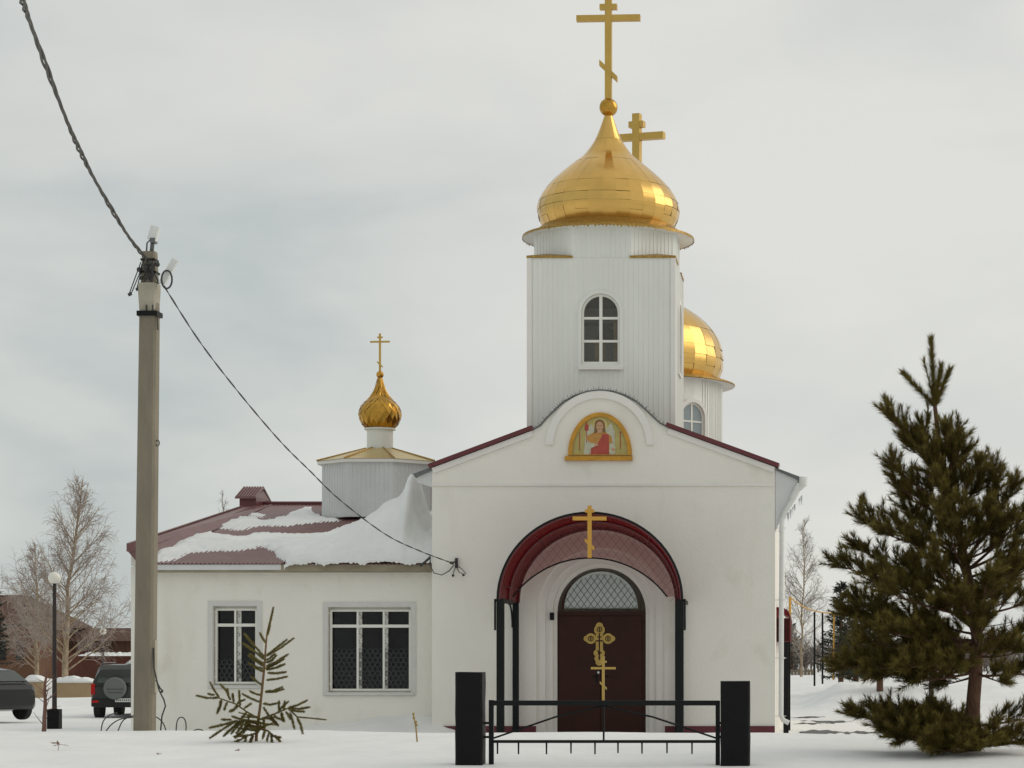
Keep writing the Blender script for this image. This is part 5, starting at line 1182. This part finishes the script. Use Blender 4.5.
# ------------------------------------------------------------------ cars
def car_frame(t_, yaw): return t_
class LMB(MB):   # builds in the car's own frame, then turns and places it
    def place(s, loc, yaw):
        c_, s_ = math.cos(yaw), math.sin(yaw); s.v = [(loc[0] + x*c_ - y*s_, loc[1] + x*s_ + y*c_, loc[2] + z) for x, y, z in s.v]; return s
def loft(m, stations):
    # each station: (y, half-widths/heights list) -> closed ring of points
    rings = [[(x, y, z) for x, z in ring] for y, ring in stations]; n = len(rings[0]); vs = [p for r_ in rings for p in r_]
    fs = [(i*n + k, i*n + (k+1) % n, (i+1)*n + (k+1) % n, (i+1)*n + k) for i in range(len(rings)-1) for k in range(n)] + [tuple(range(n))[::-1], tuple(range((len(rings)-1)*n, len(rings)*n))]
    m.add(vs, fs)
def ring(w, z0, z1, wt=None, sh=.09):
    wt = wt or w*.94
    h = [(w*.90, z0), (w, z0 + sh), (w*1.0, z0 + (z1-z0)*.6), (wt, z1 - sh*.6), (wt*.9, z1)]
    return h + [(-x, z) for x, z in h[::-1]]
def cabin_ring(wb, wt, z0, z1):
    h = [(wb, z0), (wb*.985, z0 + (z1-z0)*.3), (wt*1.02, z1 - .07), (wt*.93, z1 - .015), (wt*.6, z1)]; return h + [(-x, z) for x, z in h[::-1]]
def wheel(t_, loc, yaw, x, y, r_, w_):
    def rotated(prof, n=24):
        m = LMB(); vs = []
        for rr, xx in prof:
            for k in range(n): a = 2*math.pi*k/n; vs.append((x + xx, y + rr*math.cos(a), r_ + rr*math.sin(a)))
        m.add(vs, [(i*n + k, i*n + (k+1) % n, (i+1)*n + (k+1) % n, (i+1)*n + k) for i in range(len(prof)-1) for k in range(n)] + [tuple(range(n)), tuple(range((len(prof)-1)*n, len(prof)*n))]); return m.place(loc, yaw)
    s_ = 1 if x > 0 else -1
    wh = rotated([(r_*.66, -w_/2), (r_*.93, -w_/2), (r_, -w_*.38), (r_, w_*.38), (r_*.93, w_/2), (r_*.66, w_/2)]).build('wheel', 'rubber', t_)
    rotated([(r_*.64, s_*(w_/2 - .02)), (r_*.64, s_*(w_/2 + .004)), (r_*.5, s_*(w_/2 - .015)), (r_*.14, s_*(w_/2 - .01)), (r_*.12, s_*(w_/2 + .012))]).build('rim', 'rim', wh)
def quadpart(t_, name, mt, q_, loc, yaw, th=.01, nrm=None):
    q_ = [Vector(p) for p in q_]; n = (q_[1] - q_[0]).cross(q_[2] - q_[1]).normalized(); n = n if nrm is None or n.dot(Vector(nrm)) > 0 else -n
    m = LMB(); k = len(q_); m.add([p - n*th for p in q_] + [p + n*th for p in q_], [tuple(range(k))[::-1], tuple(range(k, 2*k))] + [(i, (i+1) % k, (i+1) % k + k, i + k) for i in range(k)]); return m.place(loc, yaw).build(name, mt, t_)

# off-roader seen from behind
SU = (X_(119.5, 72), 72.0, -.17); yw = math.radians(3)
su = thing('offroad_car', SU, 'grey off-roader with spare wheel on its tailgate behind annex', 'car')
m = LMB(); loft(m, [(-.02, ring(.78, .42, .98)), (.05, ring(.84, .36, 1.02)), (1.0, ring(.86, .34, 1.03)), (2.6, ring(.86, .34, 1.02)), (3.4, ring(.84, .36, .98)), (3.78, ring(.78, .42, .88)), (3.84, ring(.70, .48, .80))]); m.place(SU, yw).build('body', 'car_grey', su, smooth=False)
m = LMB(); loft(m, [(.03, cabin_ring(.80, .60, 1.0, 1.50)), (.20, cabin_ring(.81, .64, 1.0, 1.63)), (1.2, cabin_ring(.82, .66, 1.0, 1.66)), (2.1, cabin_ring(.81, .64, 1.0, 1.63)), (2.75, cabin_ring(.80, .58, .98, 1.08))]); m.place(SU, yw).build('cabin', 'car_grey', su)
rw = quadpart(su, 'rear_window', 'car_glass', [(-.66, -.012, 1.09), (.66, -.012, 1.09), (.57, .14, 1.52), (-.57, .14, 1.52)], SU, yw, .012, (0, -1, .3))
for s_ in (-1, 1):
    quadpart(su, 'side_window', 'car_glass', [(s_*.825, .25, 1.07), (s_*.825, 2.35, 1.07), (s_*.70, 1.95, 1.55), (s_*.70, .35, 1.55)], SU, yw, .012, (s_, 0, .3))
    m = LMB(); m.box((s_*.72, -.035, .74), (s_*.845, .1, 1.07)); m.place(SU, yw).build('tail_light', 'redlamp', su, bevel=.015)
    m = LMB(); m.box((s_*.60, -.105, .50), (s_*.80, -.07, .57)); m.place(SU, yw).build('reflector', 'redlamp', su)
    m = LMB(); m.box((s_*.86, 1.95, 1.02), (s_*1.02, 2.1, 1.2)); m.place(SU, yw).build('mirror', 'car_black', su, bevel=.02)
m = LMB(); m.box((-.82, -.10, .38), (.82, .12, .62)); bp_ = m.place(SU, yw).build('rear_bumper', 'rubber', su, bevel=.03)
m = LMB(); m.box((-.10, -.13, .52), (.42, -.105, .63)); pl_ = m.place(SU, yw).build('licence_plate', 'plate', su)
m = LMB()
for k in range(8): m.box((-.07 + k*.058, -.134, .55), (-.035 + k*.058, -.131, .60))
m.place(SU, yw).build('plate_marks', 'car_grey_flat', pl_)
m = MB(); n = 32; vs = []
for rr, yy in ((.30, -.03), (.335, -.06), (.335, -.17), (.30, -.20), (.12, -.215), (.01, -.22)):
    for k in range(n): a = 2*math.pi*k/n; vs.append((-.10 + rr*math.cos(a), yy, .93 + rr*math.sin(a)))
m2 = LMB(); m2.add(vs, [(i*n + k, i*n + (k+1) % n, (i+1)*n + (k+1) % n, (i+1)*n + k) for i in range(5) for k in range(n)]); m2.place(SU, yw).build('spare_wheel_cover', 'car_grey_flat', su)
m = LMB(); m.box((-.33, -.19, .90), (.16, -.225, .915)); m.box((-.30, -.19, .80), (.12, -.222, .812)); m.place(SU, yw).split('cover_rib', 'car_grey', su)
for x in (-.72, .72):
    for y in (.55, 3.05): wheel(su, SU, yw, x, y, .34, .22)
for s_ in (-1, 1):
    m = LMB(); m.tube([(s_*.58, .4, 1.70), (s_*.58, 1.9, 1.70)], .02, 6); m.tube([(s_*.58, .4, 1.70), (s_*.58, .3, 1.63)], .02, 6); m.tube([(s_*.58, 1.9, 1.70), (s_*.58, 2.0, 1.63)], .02, 6); m.place(SU, yw).build('roof_rail', 'car_black', su)
# snow pad left on its roof
m = LMB(); 
for i in range(7): m.box((.05 + .03*i, .5 + .03*i, 1.66 + .025*i), (.62 - .04*i, 1.9 - .05*i, 1.68 + .028*i))
top(m.place(SU, yw).build('car_roof_snow', 'snow_roof', bevel=.01), 'snow heap lying on the roof of grey off-roader', 'snow')

# dark hatchback at the left edge, nose to the right
SD = (X_(33, 66) - 1.98, 66.6, -.06); yd = math.radians(62)
sdn = thing('parked_car', SD, 'dark parked car cut by left picture edge, rear end pointing right', 'car')
m = LMB(); loft(m, [(-1.80, ring(.70, .40, .85)), (-1.70, ring(.80, .30, .97)), (-1.0, ring(.85, .24, 1.0)), (.6, ring(.85, .24, .98)), (1.2, ring(.84, .25, .90)), (1.62, ring(.78, .28, .80)), (1.80, ring(.62, .34, .64))]); m.place(SD, yd).build('body', 'car_black', sdn)
m = LMB(); loft(m, [(-1.66, cabin_ring(.76, .52, .93, 1.02)), (-1.16, cabin_ring(.79, .59, .96, 1.38)), (-.5, cabin_ring(.80, .62, .96, 1.46)), (.15, cabin_ring(.80, .62, .96, 1.43)), (1.05, cabin_ring(.76, .56, .90, .96))]); m.place(SD, yd).build('cabin', 'car_black', sdn)
for s_ in (-1, 1):
    quadpart(sdn, 'side_window', 'car_glass', [(s_*.805, -1.2, 1.02), (s_*.805, -.32, 1.02), (s_*.68, -.32, 1.37), (s_*.68, -1.0, 1.33)], SD, yd, .014, (s_, 0, .3))
    quadpart(sdn, 'side_window', 'car_glass', [(s_*.805, -.25, 1.02), (s_*.80, .72, .99), (s_*.68, .2, 1.35), (s_*.68, -.25, 1.37)], SD, yd, .014, (s_, 0, .3))
    m = LMB(); m.box((s_*.84, .55, .97), (s_*1.02, .70, 1.13)); m.place(SD, yd).build('mirror', 'car_black', sdn, bevel=.03)
    m = LMB(); m.box((s_*.42, 1.66, .60), (s_*.70, 1.76, .74)); m.place(SD, yd).build('headlight', 'glass_blue', sdn, bevel=.02)
    m = LMB(); m.box((s_*.862, -.42, .78), (s_*.875, -.24, .81)); m.place(SD, yd).build('door_handle', 'car_grey', sdn)
quadpart(sdn, 'rear_window', 'car_glass', [(-.60, -1.60, 1.07), (.60, -1.60, 1.07), (.50, -1.24, 1.335), (-.50, -1.24, 1.335)], SD, yd, .012, (0, -1, 1))
quadpart(sdn, 'windscreen', 'car_glass', [(-.66, .98, .985), (.66, .98, .985), (.54, .22, 1.41), (-.54, .22, 1.41)], SD, yd, .012, (0, 1, 1))
m = LMB(); m.box((-.30, 1.79, .42), (.30, 1.82, .56)); m.place(SD, yd).build('grille', 'rubber', sdn)
for x in (-.76, .76):
    for y in (-1.24, 1.24): wheel(sdn, SD, yd, x, y, .31, .2)

# ------------------------------------------------------------------ background buildings, walls, pipes
hs = thing('brick_house', (X_(2, 120), 122, .9), 'brown brick house with brown roof at left picture edge', 'house')
H0 = lambda x, y, Y=120: P(x, y, Y)
m = MB(); m.box((X_(-60, 120), 120, .5), (X_(34, 120), 127, Z_(622, 120))); m.build('wall', 'brick', hs)
m = MB(); a = [H0(-66, 624), H0(44, 624), H0(27, 595, 123.5), H0(-50, 595, 123.5)]; b = [P(-66, 624, 120) + Vector((0, 8, 0)), P(44, 624, 120) + Vector((0, 8, 0))]
m.add(a + b + [p + Vector((0, 0, -.12)) for p in a[:2] + b], [(0,1,2,3), (1,5,2), (4,3,2,5), (0,3,4), (0,6,7,1), (1,7,9,5), (5,9,8,4), (4,8,6,0), (6,8,9,7)]); m.build('roof', 'brown_wood', hs)
for x in (2, 20):
    m = MB(); m.box(P(x - 4, 660, 119.93), P(x + 4, 640, 119.99)); m.build('window', 'glass_dark', hs)
sh = thing('wooden_shed', (X_(85, 125), 127, .9), 'long low reddish brown shed behind the birches', 'shed')
m = MB(); m.box((X_(38, 125), 125, .4), (X_(170, 125), 129, Z_(640, 125))); m.build('wall', 'brown_wood', sh)
m = MB(); a = [P(34, 641, 124.6), P(174, 641, 124.6)]; r_ = [P(36, 628, 127), P(172, 628, 127)]; b = [a[0] + Vector((0, 4.8, 0)), a[1] + Vector((0, 4.8, 0))]
m.add(a + r_ + b, [(0,1,3,2), (2,3,5,4), (0,2,4), (1,5,3), (0,4,5,1)]); m.build('roof', 'brown_wood', sh)
fn = thing('board_fence', (X_(100, 116), 116, .9), 'reddish brown board fence in front of the shed', 'fence')
m = MB(); x = X_(52, 116)
while x < X_(175, 116): m.box((x, 116, .3), (x + .15, 116.03, Z_(653 + R.uniform(-.6, .6), 116))); x += .165
m.build('boards', M.setdefault('redwood', mat('reddish_boards', (.13, .042, .025), .85, var=.3, vscale=1.5)), fn)
m = MB(); m.box((X_(52, 116), 116.04, Z_(657, 116)), (X_(175, 116), 116.1, Z_(656, 116))); m.build('rail', 'brown_wood', fn)
m = MB(); n = 40
for i in range(n):
    x0 = 78 + i*1.45; y0_ = 655.5 - 4.2*math.sin(min(1, i/8)*1.57)*(.75 + .4*fnoise(i, 0, .4)) ; y1_ = 655.5 - 4.2*math.sin(min(1, (i+1)/8)*1.57)*(.75 + .4*fnoise(i+1, 0, .4))
    m.add([P(x0, 656, 115.5), P(x0 + 1.45, 656, 115.5), P(x0 + 1.45, y1_, 116.1), P(x0, y0_, 116.1), P(x0 + 1.45, 654, 117.2), P(x0, 654, 117.2)], [(0,1,2,3), (3,2,4,5)])
top(m.build('snow_cap', 'snow_roof', smooth=True), 'snow heaped along the top of reddish board fence', 'snow')
for (x0, x1, Y, y0, y1, lab) in ((26, 42, 88, 681, 693, 'short tan garden wall section between dark car and sapling'), (56, 93, 88, 682, 692, 'tan low garden wall left of grey off-roader')):
    t_ = thing('garden_wall', (X_((x0+x1)/2, Y), Y, .3), lab, 'wall', 'low tan walls across the yard')
    m = MB(); m.box((X_(x0, Y), Y, -.1), (X_(x1, Y), Y + .3, Z_(y0 + 1, Y))); m.build('wall', 'tan_wall', t_)
    m = MB(); m.box((X_(x0 - .7, Y), Y - .05, Z_(y0 + 1, Y)), (X_(x1 + .7, Y), Y + .35, Z_(y0 - .4, Y))); m.build('coping', 'bluegrey', t_)
    m = MB(); n = 16; prev = None
    for i in range(n + 1):
        x = x0 + (x1 - x0)*i/n; h = .25*math.sin(math.pi*min(1, .12 + i/n*.9))**.5*(.8 + .4*fnoise(x, 1, .2)) ; zb_ = Z_(y0 - .4, Y) - .01; X0 = X_(x, Y)
        cur = [(X0, Y - .04, zb_), (X0, Y, zb_ + h*.8), (X0, Y + .15, zb_ + h), (X0, Y + .6, zb_ + h*.9), (X0, Y + 1.4, zb_ + .05)]
        if prev: m.add(prev + cur, [(k, k+1, k+6, k+5) for k in range(4)])
        prev = cur
    top(m.build('snow_cap', 'snow_roof', smooth=True), 'snow cap on the ' + ('short tan wall by the dark car' if x0 < 30 else 'tan wall by the grey off-roader'), 'snow', 'snow caps on the tan walls')

# yellow gas pipe on posts, right background
gp = thing('gas_pipe', (X_(812, 75), 75, 0), 'yellow gas pipe strung between posts beyond the right church corner', 'gas pipe')
m = MB(); m.tube([P(790, 641, 62), P(790, 597, 62)], .035, 8); m.tube(cat([P(790, 597, 62), P(796, 602, 66), P(806, 608, 74), P(815, 611, 80), P(823, 612.5, 84), P(834, 613, 88)], 6), .022, 6); m.tube([P(834, 613, 88), P(833.5, 680, 88)], .035, 8); m.build('pipe', 'gas', gp)
for x, y0, y1, Y in ((789.3, 641, 712, 62), (814.5, 612, 686, 80), (822.5, 612.5, 684, 84)):
    m = MB(); m.tube([P(x, y0, Y), P(x, y1, Y)], .036 if Y > 70 else .028, 8); m.build('post', 'dark_metal', gp)
fb = thing('board_fence', (X_(800, 130), 130, 1), 'weathered grey board fence in distance behind gas pipe posts', 'fence')
m = MB(); x = X_(784, 130)
while x < X_(812, 130): m.box((x, 130, .6), (x + .16, 130.03, Z_(669 + R.uniform(-1, 1), 130))); x += .18
m.build('boards', M.setdefault('greywood', mat('grey_boards', (.22, .18, .13), .9, var=.3, vscale=2)), fb)
m = MB(); m.box((X_(784, 130), 130.035, Z_(672, 130)), (X_(812, 130), 130.09, Z_(671, 130))); m.build('rail', M['greywood'], fb)

# distant woods: one brown mass of bare crowns round the horizon
T = Tris(); rng = random.Random(77)
def wood(a0, a1, n, r0, r1, h0, h1):
    for i in range(n):
        a = rng.uniform(a0, a1); r_ = rng.uniform(r0, r1); x, y = r_*math.sin(a), r_*math.cos(a); h = rng.uniform(h0, h1)*(0.75 + .5*fnoise(a*40, 0, 1, 5)); b = Vector((x, y, 1.0)); T.needle(b, Vector((0, 0, 1)), h, .07, Vector((math.cos(a), -math.sin(a), 0)))
        for k in range(26):
            z = h*(.15 + .8*rng.random()); d = Vector((rng.uniform(-1, 1), rng.uniform(-1, 1), rng.uniform(.2, 1.3))).normalized(); T.needle(b + Vector((0, 0, z)), d, rng.uniform(.5, 1.5), .04, rnd_perp(d, rng))
wood(-.42, .14, 700, 230, 330, 2.5, 4.6); wood(-.03, .12, 260, 150, 200, 1.5, 3.2); wood(.9, 5.4, 900, 85, 130, 5, 9); wood(.3, 6.0, 900, 220, 330, 6, 11)  # nearer belt lies unseen behind the camera, added for the domes to reflect
nb = MB(); nb.v = [tuple(v_) for v_ in T.v]; nb.f = T.f
tag(nb.build('far_wood', M.setdefault('farwood', mat('far_bare_wood', (.21, .175, .155), .95, var=.3, vscale=.2))), 'hazy brown line of distant bare trees on the horizon', 'woods', kind='stuff')
